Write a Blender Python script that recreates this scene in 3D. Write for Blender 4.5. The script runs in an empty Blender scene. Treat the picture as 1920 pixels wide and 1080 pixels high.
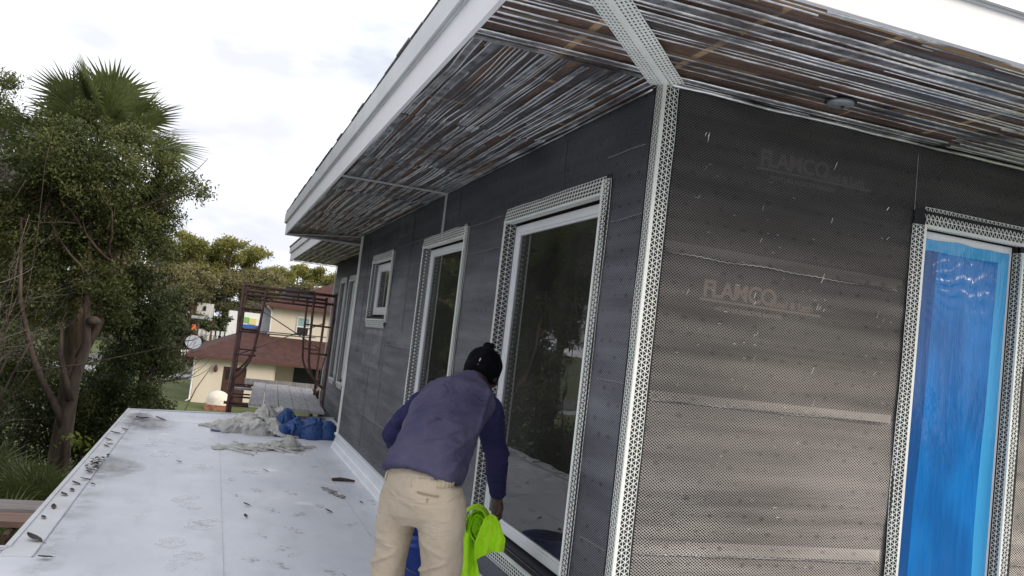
import bpy, math, random
import numpy as np
from mathutils import Vector, noise, Matrix
R = math.radians
C = bpy.context.scene.collection
S = bpy.context.scene
# ------------------------------------------------------------------ camera
cd = bpy.data.cameras.new('camera'); cam = bpy.data.objects.new('camera', cd); C.objects.link(cam); S.camera = cam
cd.sensor_width = 36; cd.lens = 1586.6/1920*36; cd.clip_start = .05; cd.clip_end = 2000
yaw, pit, rol = R(19.01), R(3.877), R(6.678)
f = Vector((math.sin(yaw)*math.cos(pit), math.cos(yaw)*math.cos(pit), math.sin(pit)))
r = Vector((math.cos(yaw), -math.sin(yaw), 0)); u = r.cross(f)
r2 = math.cos(rol)*r + math.sin(rol)*u; u2 = -math.sin(rol)*r + math.cos(rol)*u
m = Matrix(((r2.x, u2.x, -f.x), (r2.y, u2.y, -f.y), (r2.z, u2.z, -f.z))).to_4x4()
m.translation = (-1.615, -3.05, 1.5); cam.matrix_world = m
# ------------------------------------------------------------------ sky, sun, exposure
SUN = Vector((.80, -.58, .42)).normalized()
el = math.asin(SUN.z); az = math.atan2(SUN.x, SUN.y)
w = bpy.data.worlds.new('World'); S.world = w; w.use_nodes = True
nt = w.node_tree; N = nt.nodes; L = nt.links; N.clear()
out = N.new('ShaderNodeOutputWorld'); bg = N.new('ShaderNodeBackground'); sky = N.new('ShaderNodeTexSky')
sky.sky_type = 'NISHITA'; sky.sun_disc = False; sky.sun_elevation = el; sky.sun_rotation = az
tc = N.new('ShaderNodeTexCoord'); mp = N.new('ShaderNodeMapping'); mp.inputs['Scale'].default_value = (1, 1, 2.6)
n1 = N.new('ShaderNodeTexNoise'); n1.inputs['Scale'].default_value = 3.1; n1.inputs['Detail'].default_value = 6; n1.inputs['Roughness'].default_value = .55
cr = N.new('ShaderNodeValToRGB'); cr.color_ramp.elements[0].position = .30; cr.color_ramp.elements[1].position = .44; cr.color_ramp.elements[0].color = (.62, .62, .62, 1)
n2 = N.new('ShaderNodeTexNoise'); n2.inputs['Scale'].default_value = 5.5; n2.inputs['Detail'].default_value = 4
cr2 = N.new('ShaderNodeValToRGB'); cr2.color_ramp.elements[0].position = .36; cr2.color_ramp.elements[1].position = .53
cr2.color_ramp.elements[0].color = (8.5, 8.7, 9.8, 1); cr2.color_ramp.elements[1].color = (11.2, 11.4, 12.0, 1)
mx = N.new('ShaderNodeMixRGB')
L.new(tc.outputs['Generated'], mp.inputs[0]); L.new(mp.outputs[0], n1.inputs[0]); L.new(mp.outputs[0], n2.inputs[0])
L.new(n1.outputs[0], cr.inputs[0]); L.new(n2.outputs[0], cr2.inputs[0]); L.new(cr.outputs[0], mx.inputs[0])
L.new(sky.outputs[0], mx.inputs[1]); L.new(cr2.outputs[0], mx.inputs[2]); L.new(mx.outputs[0], bg.inputs[0]); L.new(bg.outputs[0], out.inputs[0])
bg.inputs[1].default_value = .085
sd = bpy.data.lights.new('sun', 'SUN'); so = bpy.data.objects.new('sun', sd); C.objects.link(so)
sd.energy = 1.7; sd.angle = R(20); sd.color = (1, .87, .70); so.rotation_euler = (-SUN).to_track_quat('-Z', 'Y').to_euler()
S.view_settings.view_transform = 'Standard'; S.view_settings.look = 'None'; S.view_settings.gamma = 1
S.view_settings.exposure = .35
S.render.engine = 'CYCLES'; S.cycles.max_bounces = 8; S.cycles.transparent_max_bounces = 16
# ------------------------------------------------------------------ materials
def lin(c):
    return tuple(((x/255)/12.92 if x/255 <= .04045 else ((x/255+.055)/1.055)**2.4) for x in c)
class NT:
    """tiny node helper"""
    def __init__(s, name):
        s.m = bpy.data.materials.new(name); s.m.use_nodes = True; s.t = s.m.node_tree; s.t.nodes.clear()
        s.out = s.n('ShaderNodeOutputMaterial')
    def n(s, typ, **k):
        x = s.t.nodes.new(typ)
        for a, b in k.items():
            if a.startswith('i_'):
                key = a[2:].replace('_', ' '); x.inputs[int(key) if key.isdigit() else key].default_value = b
            else: setattr(x, a, b)
        return x
    def l(s, a, b): s.t.links.new(a, b)
    def coord(s, scale=(1, 1, 1), rot=(0, 0, 0), loc=(0, 0, 0), kind='Object'):
        t = s.n('ShaderNodeTexCoord'); p = s.n('ShaderNodeMapping'); p.inputs['Scale'].default_value = scale
        p.inputs['Rotation'].default_value = rot; p.inputs['Location'].default_value = loc
        s.l(t.outputs[kind], p.inputs[0]); return p.outputs[0]
    def noise(s, vec, scale, detail=4, rough=.55, dist=0):
        x = s.n('ShaderNodeTexNoise', i_Scale=scale, i_Detail=detail, i_Roughness=rough, i_Distortion=dist); s.l(vec, x.inputs['Vector']); return x.outputs[0]
    def ramp(s, fac, stops):
        x = s.n('ShaderNodeValToRGB'); e = x.color_ramp.elements
        while len(e) < len(stops): e.new(.5)
        for q, (p, c) in zip(e, stops):
            q.position = p; q.color = (*c, 1) if isinstance(c, tuple) else (c, c, c, 1)
        s.l(fac, x.inputs[0]); return x.outputs[0]
    def mix(s, fac, a, b, mode='MIX'):
        x = s.n('ShaderNodeMixRGB', blend_type=mode)
        for v, i in ((fac, 0), (a, 1), (b, 2)):
            if isinstance(v, (int, float)): x.inputs[i].default_value = v if i == 0 else (v, v, v, 1)
            elif isinstance(v, tuple): x.inputs[i].default_value = (*v, 1)
            else: s.l(v, x.inputs[i])
        return x.outputs[0]
    def math(s, op, a, b=0, c=None):
        x = s.n('ShaderNodeMath', operation=op)
        for i, v in enumerate((a, b, c)):
            if v is None: continue
            if isinstance(v, (int, float)): x.inputs[i].default_value = v
            else: s.l(v, x.inputs[i])
        return x.outputs[0]
    def bump(s, h, strength=.3, dist=.01):
        x = s.n('ShaderNodeBump', i_Strength=strength, i_Distance=dist); s.l(h, x.inputs['Height']); return x.outputs[0]
    def pbr(s, col, rough=.6, metal=0, nrm=None, spec=.5, **kw):
        b = s.n('ShaderNodeBsdfPrincipled'); b.inputs['Metallic'].default_value = metal
        b.inputs['Specular IOR Level'].default_value = spec
        if isinstance(col, tuple): b.inputs['Base Color'].default_value = (*col, 1)
        else: s.l(col, b.inputs['Base Color'])
        if isinstance(rough, (int, float)): b.inputs['Roughness'].default_value = rough
        else: s.l(rough, b.inputs['Roughness'])
        if nrm is not None: s.l(nrm, b.inputs['Normal'])
        for k, v in kw.items():
            k = k.replace('_', ' ')
            if isinstance(v, (int, float, tuple)): b.inputs[k].default_value = v
            else: s.l(v, b.inputs[k])
        return b.outputs[0]
    def done(s, sh): s.l(sh, s.out.inputs[0]); return s.m
def simple(name, col, rough=.6, metal=0, var=.12, scale=8, bump=.15, bdist=.003, bscale=None, spec=.5, stretch=(1, 1, 1)):
    t = NT(name); v = t.coord(stretch); n = t.noise(v, scale, 5)
    c = t.mix(t.ramp(n, [(.3, 0.0), (.7, 1.0)]), tuple(x*(1-var) for x in col), tuple(min(1, x*(1+var)) for x in col))
    b = t.bump(t.noise(v, bscale or scale*6, 4), bump, bdist)
    return t.done(t.pbr(c, rough, metal, b, spec))
def mat_lath_paper(name, c0, c1):
    t = NT(name); v = t.coord()
    n = t.noise(t.coord((.7, .7, 6)), 1.3, 4); n2 = t.noise(v, 26, 3)
    c = t.mix(t.ramp(n, [(.32, 0.), (.68, 1.)]), c0, c1); c = t.mix(t.math('MULTIPLY', n2, .35), c, tuple(x*.45 for x in c0))
    return t.done(t.pbr(c, .75, 0, t.bump(t.noise(v, 9, 4), .4, .012)))
def mat_lath(name, axis, tint, wmin, wmax, kx=62, kz=84, metal=.80, rough=.56, tilt=.75, dimk=.09, dimb=-.07):
    """expanded metal diamond lath: open cells are holes, strands are grey metal"""
    t = NT(name); tc = t.n('ShaderNodeTexCoord'); sx = t.n('ShaderNodeSeparateXYZ'); t.l(tc.outputs['Object'], sx.inputs[0])
    al = sx.outputs[{'x': 0, 'y': 1}[axis]]; up = sx.outputs[2] if axis != 'soffit' else sx.outputs[0]
    wob = t.noise(t.coord((1.2, 1.2, 1.2)), 2.2, 3); wz = t.math('MULTIPLY_ADD', wob, .03, up)
    a = t.math('MULTIPLY', al, kx); b = t.math('MULTIPLY', wz, kz)
    p = t.math('FRACT', t.math('ADD', a, b)); q = t.math('FRACT', t.math('SUBTRACT', a, b))
    st = (.35, .35, 5.5)
    band = t.ramp(t.noise(t.coord(st), 1.5, 3, .6), [(.30, 0.), (.70, 1.)])
    wid = t.math('MULTIPLY_ADD', band, wmax-wmin, wmin)
    # dimples: rows of small furring dents
    du = t.math('MULTIPLY', al, 11.5); dv = t.math('MULTIPLY', up, 15); rowp = t.math('MULTIPLY', t.math('FLOOR', dv), .37)
    fu = t.math('SUBTRACT', t.math('FRACT', t.math('ADD', du, rowp)), .5); fv = t.math('SUBTRACT', t.math('FRACT', dv), .5)
    dd = t.math('SQRT', t.math('ADD', t.math('MULTIPLY', fu, fu), t.math('MULTIPLY', t.math('MULTIPLY', fv, fv), 1.6)))
    jit = t.noise(t.coord(), 16, 2)
    dim = t.ramp(t.math('ADD', dd, t.math('MULTIPLY_ADD', jit, .7, -.32)), [(.04, 1.), (.2, 0.)])
    wid = t.math('SUBTRACT', wid, t.math('MULTIPLY', dim, dimk))
    m1 = t.math('LESS_THAN', p, wid); m2 = t.math('LESS_THAN', q, t.math('MULTIPLY', wid, .8))
    mask = t.math('MAXIMUM', m1, m2)
    # a wire with a bright rounded centre
    h = t.math('ADD', t.math('ABSOLUTE', t.math('SUBTRACT', p, t.math('MULTIPLY', wid, .5))), t.noise(t.coord(), 5, 3))
    nb = t.n('ShaderNodeBump', i_Strength=.22, i_Distance=.02)
    wave = t.math('ADD', t.noise(t.coord((.25, .25, 2.2)), 4.5, 3), t.math('MULTIPLY', dim, dimb)); t.l(wave, nb.inputs['Height'])
    tv = t.n('ShaderNodeVectorMath', operation='ADD'); t.l(nb.outputs[0], tv.inputs[0]); cz_ = t.n('ShaderNodeCombineXYZ')
    t.l(t.math('MULTIPLY_ADD', t.noise(t.coord((.4, .4, 5)), 1.7, 3), .5, tilt-.25), cz_.inputs[2]); t.l(cz_.outputs[0], tv.inputs[1])   # strands are cupped upward
    tn = t.n('ShaderNodeVectorMath', operation='NORMALIZE'); t.l(tv.outputs[0], tn.inputs[0])
    flake = t.noise(t.coord((30, 30, 110)), 1.0, 2)
    col = t.mix(t.ramp(t.noise(t.coord((.5, .5, 2)), 2.3, 4), [(.35, 0.), (.65, 1.)]), tuple(x*.72 for x in tint), tint)
    col = t.mix(t.ramp(flake, [(.72, 0.), (.80, .7)]), col, tuple(min(.95, x*2.1) for x in tint))
    sh = t.pbr(col, rough, metal, tn.outputs[0]); tr = t.n('ShaderNodeBsdfTransparent'); ms = t.n('ShaderNodeMixShader')
    t.l(mask, ms.inputs[0]); t.l(tr.outputs[0], ms.inputs[1]); t.l(sh, ms.inputs[2])
    return t.done(ms.outputs[0])
def mat_soffit_mesh(name, along, tint=(.34, .36, .40)):
    t = NT(name); tc = t.n('ShaderNodeTexCoord'); sx = t.n('ShaderNodeSeparateXYZ'); t.l(tc.outputs['Object'], sx.inputs[0])
    al, ac = (sx.outputs[1], sx.outputs[0]) if along == 'y' else (sx.outputs[0], sx.outputs[1])
    st = (12, .5, 1) if along == 'y' else (.5, 12, 1); st2 = (30, 1.3, 1) if along == 'y' else (1.3, 30, 1)
    b = t.math('ADD', t.math('MULTIPLY', t.noise(t.coord(st), 1.0, 3, .6, .2), .7), t.math('MULTIPLY', t.noise(t.coord(st2), 1.0, 2), .35))
    wid = t.ramp(b, [(.48, .0), (.60, .25), (.74, .60)])
    p = t.math('FRACT', t.math('ADD', t.math('MULTIPLY', al, 90), t.math('MULTIPLY', ac, 60)))
    q = t.math('FRACT', t.math('MULTIPLY', ac, 130))
    mask = t.math('MAXIMUM', t.math('LESS_THAN', p, wid), t.math('LESS_THAN', q, t.math('MULTIPLY', wid, .55)))
    col = t.mix(t.ramp(t.noise(t.coord(st2), 1.7, 3), [(.35, 0.), (.65, 1.)]), tuple(x*.45 for x in tint), tuple(x*1.2 for x in tint))
    sh = t.pbr(col, .38, .85, t.bump(t.noise(t.coord(st2), 2, 3), .6, .01)); tr = t.n('ShaderNodeBsdfTransparent'); ms = t.n('ShaderNodeMixShader')
    t.l(mask, ms.inputs[0]); t.l(tr.outputs[0], ms.inputs[1]); t.l(sh, ms.inputs[2])
    return t.done(ms.outputs[0])
def mat_strip():
    t = NT('fine herringbone mesh'); tc = t.n('ShaderNodeTexCoord'); sx = t.n('ShaderNodeSeparateXYZ'); t.l(tc.outputs['Object'], sx.inputs[0])
    p = t.math('FRACT', t.math('ADD', t.math('MULTIPLY', sx.outputs[0], 85), t.math('MULTIPLY', sx.outputs[1], 85)))
    wid = t.ramp(t.noise(t.coord((2, 2, 1)), 2.2, 4), [(.35, .35), (.65, .8)])
    col = t.mix(t.ramp(t.noise(t.coord((6, 6, 1)), 2, 4), [(.4, 0.), (.6, 1.)]), (.28, .29, .31), (.76, .78, .82))
    sh = t.pbr(col, .36, .85, t.bump(t.noise(t.coord((4, 4, 1)), 6, 4), .8, .01)); tr = t.n('ShaderNodeBsdfTransparent'); ms = t.n('ShaderNodeMixShader')
    t.l(t.math('LESS_THAN', p, wid), ms.inputs[0]); t.l(tr.outputs[0], ms.inputs[1]); t.l(sh, ms.inputs[2]); return t.done(ms.outputs[0])
def mat_plywood():
    t = NT('soffit plywood'); n = t.noise(t.coord((2, 2, 1)), 1.6, 5)
    c = t.mix(t.ramp(n, [(.35, 0.), (.65, 1.)]), (.085, .052, .038), (.20, .115, .078))
    c = t.mix(t.math('MULTIPLY', t.noise(t.coord((3, 40, 1)), 2, 3), .5), c, (.03, .018, .015))
    sx = t.n('ShaderNodeSeparateXYZ'); t.l(t.coord(), sx.inputs[0])
    m1 = t.math('LESS_THAN', t.math('FRACT', t.math('MULTIPLY_ADD', sx.outputs[0], 2.3, .13)), .07)
    m2 = t.math('LESS_THAN', t.math('FRACT', t.math('MULTIPLY_ADD', sx.outputs[1], 1.64, .45)), .05)
    gate = t.math('GREATER_THAN', t.noise(t.coord((1, 1, 1)), 1.7, 1), .47)
    c = t.mix(t.math('MULTIPLY', t.math('MAXIMUM', m1, m2), gate), c, (.36, .24, .13))
    return t.done(t.pbr(c, .7))
def mat_deck():
    t = NT('white roof membrane'); v = t.coord()
    c = t.mix(t.ramp(t.noise(v, .9, 5), [(.3, 0.), (.7, 1.)]), (.61, .635, .69), (.73, .75, .79))
    # foot scuffs
    vor = t.n('ShaderNodeTexVoronoi', i_Scale=2.2, i_Randomness=1.0); t.l(v, vor.inputs['Vector'])
    wv = t.noise(v, 30, 5, .7); spot = t.ramp(vor.outputs['Distance'], [(.10, 1.), (.20, 0.)])
    sc = t.math('MULTIPLY', spot, t.ramp(wv, [(.50, 0.), (.60, 1.)]))
    reg = t.ramp(t.noise(v, .8, 3), [(.42, 0.), (.58, 1.)])
    c = t.mix(t.math('MULTIPLY', t.math('MULTIPLY', sc, reg), .8), c, (.22, .21, .21))
    c = t.mix(t.math('MULTIPLY', t.math('MULTIPLY', spot, t.math('SUBTRACT', 1, reg)), .95), c, (.90, .90, .92))
    wr_ = t.noise(t.coord((1, .35, 1)), 6, 6, .6); c = t.mix(t.math('MULTIPLY', t.ramp(wr_, [(.52, 0.), (.68, 1.)]), .35), c, (.46, .47, .50))
    c = t.mix(t.math('MULTIPLY', t.ramp(t.noise(v, 60, 3, .7), [(.66, 0.), (.73, 1.)]), .7), c, (.16, .15, .15))
    vor2 = t.n('ShaderNodeTexVoronoi', i_Scale=5.5); t.l(v, vor2.inputs['Vector'])
    c = t.mix(t.ramp(vor2.outputs['Distance'], [(.022, .75), (.035, 0.)]), c, (.05, .045, .045))
    # grime near the outer edge strip
    sx = t.n('ShaderNodeSeparateXYZ'); t.l(v, sx.inputs[0])
    e = t.ramp(t.math('ABSOLUTE', t.math('ADD', sx.outputs[0], 2.34)), [(.0, 1.), (.14, 0.)])
    c = t.mix(t.math('MULTIPLY', t.math('MULTIPLY', e, t.ramp(t.noise(v, 3, 5, .7), [(.45, 0.), (.68, 1.)])), .75), c, (.21, .21, .17))
    rg = t.ramp(t.noise(v, 1.6, 4), [(.3, .30), (.7, .55)])
    return t.done(t.pbr(c, rg, 0, t.bump(t.noise(v, 3.5, 5), .25, .02)))
def mat_leaf(name, c0, c1, c2, scale=1.6, trans=.3):
    t = NT(name); v = t.coord()
    n = t.noise(v, scale, 3); n2 = t.noise(v, 23, 2)
    c = t.mix(t.ramp(n, [(.38, 0.), (.62, 1.)]), c0, c1); c = t.mix(t.ramp(n2, [(.5, 0.), (.75, 1.)]), c, c2)
    b = t.pbr(c, .5, 0, None, .4); tr = t.n('ShaderNodeBsdfTranslucent'); t.l(c, tr.inputs[0]); ms = t.n('ShaderNodeMixShader', i_0=trans)
    t.l(b, ms.inputs[1]); t.l(tr.outputs[0], ms.inputs[2]); return t.done(ms.outputs[0])
def mat_bark(name, c0, c1, sc=5):
    t = NT(name); v = t.coord((1, 1, .25)); n = t.noise(v, sc, 6, .65)
    return t.done(t.pbr(t.mix(t.ramp(n, [(.38, 0.), (.62, 1.)]), c0, c1), .9, 0, t.bump(t.noise(v, sc*4, 5), .8, .03)))
def mat_glass(name, tint=(.72, .76, .74)):
    t = NT(name); fr = t.n('ShaderNodeFresnel', i_IOR=2.0); gl = t.n('ShaderNodeBsdfGlossy', i_Roughness=.0); tr = t.n('ShaderNodeBsdfTransparent')
    tr.inputs[0].default_value = (*tint, 1); ms = t.n('ShaderNodeMixShader')
    t.l(t.bump(t.noise(t.coord(), 2.5, 2), .05, .02), gl.inputs['Normal'])
    t.l(fr.outputs[0], ms.inputs[0]); t.l(tr.outputs[0], ms.inputs[1]); t.l(gl.outputs[0], ms.inputs[2])
    du = t.n('ShaderNodeBsdfDiffuse'); du.inputs[0].default_value = (.5, .5, .46, 1); m2 = t.n('ShaderNodeMixShader'); t.l(t.ramp(t.noise(t.coord((1, 1, .6)), 2.2, 4), [(.3, .018), (.7, .05)]), m2.inputs[0])   # dust-grey diffuse film, added to lighten the dark panes
    t.l(ms.outputs[0], m2.inputs[1]); t.l(du.outputs[0], m2.inputs[2]); return t.done(m2.outputs[0])
def mat_film():
    t = NT('blue protective film'); v = t.coord((1, 1, .35))
    sx = t.n('ShaderNodeSeparateXYZ'); t.l(t.coord(), sx.inputs[0]); X = sx.outputs[0]; Z = sx.outputs[2]
    c = t.mix(t.ramp(t.noise(t.coord((1.6, 1, .9)), 2.0, 2), [(.42, 0.), (.58, 1.)]), (.002, .115, .38), (.003, .17, .52))
    c = t.mix(t.ramp(t.noise(t.coord((22, 1, .8)), 1.1, 4), [(.5, 0.), (.8, .4)]), c, (.01, .22, .62))
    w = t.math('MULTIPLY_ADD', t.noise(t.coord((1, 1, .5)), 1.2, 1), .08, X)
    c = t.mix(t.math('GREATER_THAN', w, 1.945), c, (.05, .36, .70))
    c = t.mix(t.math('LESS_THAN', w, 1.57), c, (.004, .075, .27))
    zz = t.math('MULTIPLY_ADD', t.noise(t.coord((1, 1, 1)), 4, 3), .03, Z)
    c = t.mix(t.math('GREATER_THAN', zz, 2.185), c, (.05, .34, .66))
    bl = t.noise(t.coord((9, 1, .8), (0, R(14), 0)), 1.6, 5, .65, .6)
    b = t.pbr(c, .12, 0, t.bump(bl, .42, .035), .5)
    return t.done(b)
M = {}
M['paper_a'] = mat_lath_paper('felt behind side lath', (.018, .021, .030), (.034, .038, .050))
M['paper_b'] = mat_lath_paper('felt behind front lath', (.011, .012, .015), (.034, .031, .030))
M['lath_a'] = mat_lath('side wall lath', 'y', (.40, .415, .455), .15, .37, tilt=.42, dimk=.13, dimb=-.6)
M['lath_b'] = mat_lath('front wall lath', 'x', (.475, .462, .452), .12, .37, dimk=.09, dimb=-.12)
M['ply'] = mat_plywood()
M['sof_a'] = mat_soffit_mesh('side soffit mesh', 'y'); M['sof_b'] = mat_soffit_mesh('front soffit mesh', 'x', (.42, .43, .45))
def mat_galv():
    t = NT('galvanised rib'); v = t.coord((2, 2, 2)); c = t.mix(t.ramp(t.noise(v, 1.6, 4, .55), [(.36, 0.), (.60, 1.)]), (.18, .185, .20), (.90, .92, .95))  # broken highlights painted into the rib colour as light and dark patches
    return t.done(t.pbr(c, .28, .85, t.bump(t.noise(t.coord(), 40, 4), .8, .006)))
M['galv'] = mat_galv()
M['galv_dark'] = simple('galvanised strip', (.30, .32, .35), .5, .6)
M['bead'] = simple('white vinyl bead', (.78, .81, .77), .45, 0, .10, 4)
M['joint'] = simple('grey zinc joint', (.55, .57, .57), .5, .3)
M['vinyl'] = simple('white window vinyl', (.74, .76, .78), .35, 0, .04, 3, .05)
M['fascia'] = simple('white painted fascia', (.74, .74, .76), .45, 0, .05, 2.5, .12, .004, 12)
M['drip'] = simple('pale metal drip edge', (.52, .54, .55), .4, .2, .08, 3)
M['flash'] = simple('white base flashing', (.74, .76, .80), .4, 0, .06, 3, .1, .004, 14)
M['shingle'] = simple('grey shingle', (.16, .155, .15), .9, 0, .4, 14, .7, .01, 50)
M['deck'] = mat_deck()
M['edge'] = simple('white deck edging', (.66, .67, .68), .45, 0, .14, 2, .2, .004, 16)
M['seam'] = simple('membrane seam', (.50, .51, .54), .6)
M['glass'] = mat_glass('window glass')
M['film'] = mat_film()
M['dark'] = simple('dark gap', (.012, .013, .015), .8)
M['inter'] = simple('interior plywood', (.55, .38, .20), .8, 0, .5, 3, stretch=(1, 3, .5))
M['stucco'] = simple('lower storey stucco', (.42, .37, .28), .9, 0, .1, 3, .4, .01)
M['rust'] = simple('rusty steel tube', (.105, .055, .045), .7, .25, .45, 11, .4, .002, 60)
M['steel'] = simple('worn steel tube', (.22, .19, .18), .5, .6, .35, 9)
M['plank'] = simple('weathered plank', (.30, .295, .31), .85, 0, .28, 5, .6, .004, 30, stretch=(6, .6, 1))
M['plankx'] = simple('grey brown plank', (.25, .215, .20), .85, 0, .3, 5, .6, .004, 30, stretch=(.6, 6, 3))
M['redplank'] = simple('reddish plank', (.22, .135, .105), .8, 0, .3, 5, .5, .004, 30, stretch=(.6, 6, 3))
M['grime'] = simple('grey dust sheet', (.50, .49, .46), .9, 0, .3, 9, .5, .004, 70)
M['tarp'] = simple('blue tarp', (.022, .070, .22), .55, 0, .25, 6, .3, .004, 40)
M['bucket'] = simple('blue bucket plastic', (.005, .035, .22), .35, 0, .1, 3, .05)
M['lime'] = simple('lime cloth', (.46, .86, .012), .75, 0, .12, 8, .4, .003, 60)
M['dome'] = simple('white dome render', (.78, .72, .60), .7)
M['grass'] = simple('mown lawn', (.085, .105, .030), .95, 0, .4, .5, .6, .03, 12)
M['asphalt'] = simple('asphalt', (.12, .12, .12), .9)
M['beige'] = simple('beige stucco', (.74, .66, .53), .9, 0, .06, .8, .3, .01, 12)
M['redroof'] = simple('red brown shingles', (.066, .024, .018), .9, 0, .35, 3, .6, .02, 9)
M['browntrim'] = simple('brown trim', (.11, .045, .035), .7)
M['door'] = simple('brown door', (.07, .028, .02), .6)
M['teal'] = simple('pale teal blind', (.28, .42, .42), .6)
M['black'] = simple('black panel', (.01, .01, .011), .5)
M['white'] = simple('white paint', (.8, .8, .78), .6)
M['orange'] = simple('orange paint', (.75, .16, .03), .6)
M['green'] = simple('green sign paint', (.22, .45, .14), .6)
M['yellow'] = simple('yellow sign paint', (.72, .62, .25), .6)
M['blue'] = simple('blue sign paint', (.02, .12, .45), .6)
M['brick'] = simple('old brick', (.28, .13, .08), .9, 0, .5, 7)
M['dish'] = simple('grey dish', (.35, .37, .40), .6)
M['wood'] = simple('dark wood scrap', (.05, .03, .026), .8)
M['mud'] = simple('dry grey mortar', (.25, .24, .23), .95, 0, .4, 30)
M['deadleaf'] = simple('wet dead leaf', (.03, .022, .018), .6)
def mat_puddle():
    t = NT('shallow water'); v = t.coord(kind='Generated'); d = t.n('ShaderNodeVectorMath', operation='DISTANCE'); t.l(v, d.inputs[0]); d.inputs[1].default_value = (.5, .5, .5)
    f_ = t.math('ADD', d.outputs['Value'], t.math('MULTIPLY_ADD', t.noise(t.coord(), 7, 4), .4, -.2)); k = t.ramp(f_, [(.12, .9), (.42, 0.)])
    gr = t.mix(t.ramp(t.noise(t.coord((6, 1.5, 1)), 2, 4), [(.45, 0.), (.62, 1.)]), (.66, .67, .69), (.50, .50, .48))
    sh = t.pbr(gr, .16, 0); tr = t.n('ShaderNodeBsdfTransparent'); ms = t.n('ShaderNodeMixShader'); t.l(k, ms.inputs[0]); t.l(tr.outputs[0], ms.inputs[1]); t.l(sh, ms.inputs[2]); return t.done(ms.outputs[0])
M['puddle'] = mat_puddle()
M['bark'] = mat_bark('oak bark', (.045, .030, .022), (.150, .110, .085))
M['palmbark'] = mat_bark('palm bark', (.06, .042, .028), (.14, .105, .07), 7)
M['twig'] = mat_bark('bare twig', (.17, .14, .125), (.34, .29, .26), 8)
M['leaf1'] = mat_leaf('evergreen leaves', (.050, .070, .020), (.130, .150, .042), (.20, .215, .085))
M['leaf2'] = mat_leaf('dark undergrowth leaves', (.030, .046, .016), (.078, .098, .030), (.13, .150, .05))
M['leaf3'] = mat_leaf('purplish twiggy leaves', (.06, .055, .055), (.09, .085, .07), (.14, .12, .11))
M['palm'] = mat_leaf('palm fronds', (.085, .115, .035), (.145, .175, .06), (.22, .24, .11), 2.5)
M['deadpalm'] = mat_leaf('dead palm fronds', (.17, .11, .07), (.25, .17, .11), (.3, .22, .15), 2.5)
M['pine'] = mat_leaf('sunlit pine needles', (.14, .155, .045), (.31, .30, .075), (.46, .43, .13), .25)
M['oliveleaf'] = mat_leaf('olive far leaves', (.13, .13, .058), (.25, .225, .10), (.33, .31, .16), .25)
M['limeleaf'] = mat_leaf('young yellow leaves', (.16, .20, .03), (.25, .28, .04), (.3, .32, .06))
M['skin'] = simple('dark brown skin', (.065, .028, .020), .5, 0, .15, 14, .15, .002, 90)
M['knit'] = simple('black knit', (.004, .004, .007), .95, 0, .3, 30, .7, .003, 160, spec=.12)
def mat_cloth(name, col, fade, wsc=3.5):
    t = NT(name); v = t.coord(); c = t.mix(t.ramp(t.noise(v, 4, 4), [(.35, 0.), (.65, 1.)]), col, fade)
    f1 = t.noise(t.coord((1, 1, 2.2), (R(20), R(25), 0)), wsc, 3, .5, 1.2)
    h = t.math('ADD', f1, t.math('MULTIPLY', t.noise(v, 130, 2), .05))
    return t.done(t.pbr(c, .9, 0, t.bump(h, .9, .05), .2))
M['shirt'] = mat_cloth('faded indigo jersey', (.056, .054, .108), (.094, .090, .148))
M['sleeve'] = mat_cloth('navy jersey', (.018, .018, .062), (.028, .028, .085))
M['khaki'] = mat_cloth('khaki twill', (.40, .335, .255), (.47, .40, .31), 2.6)
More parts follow.
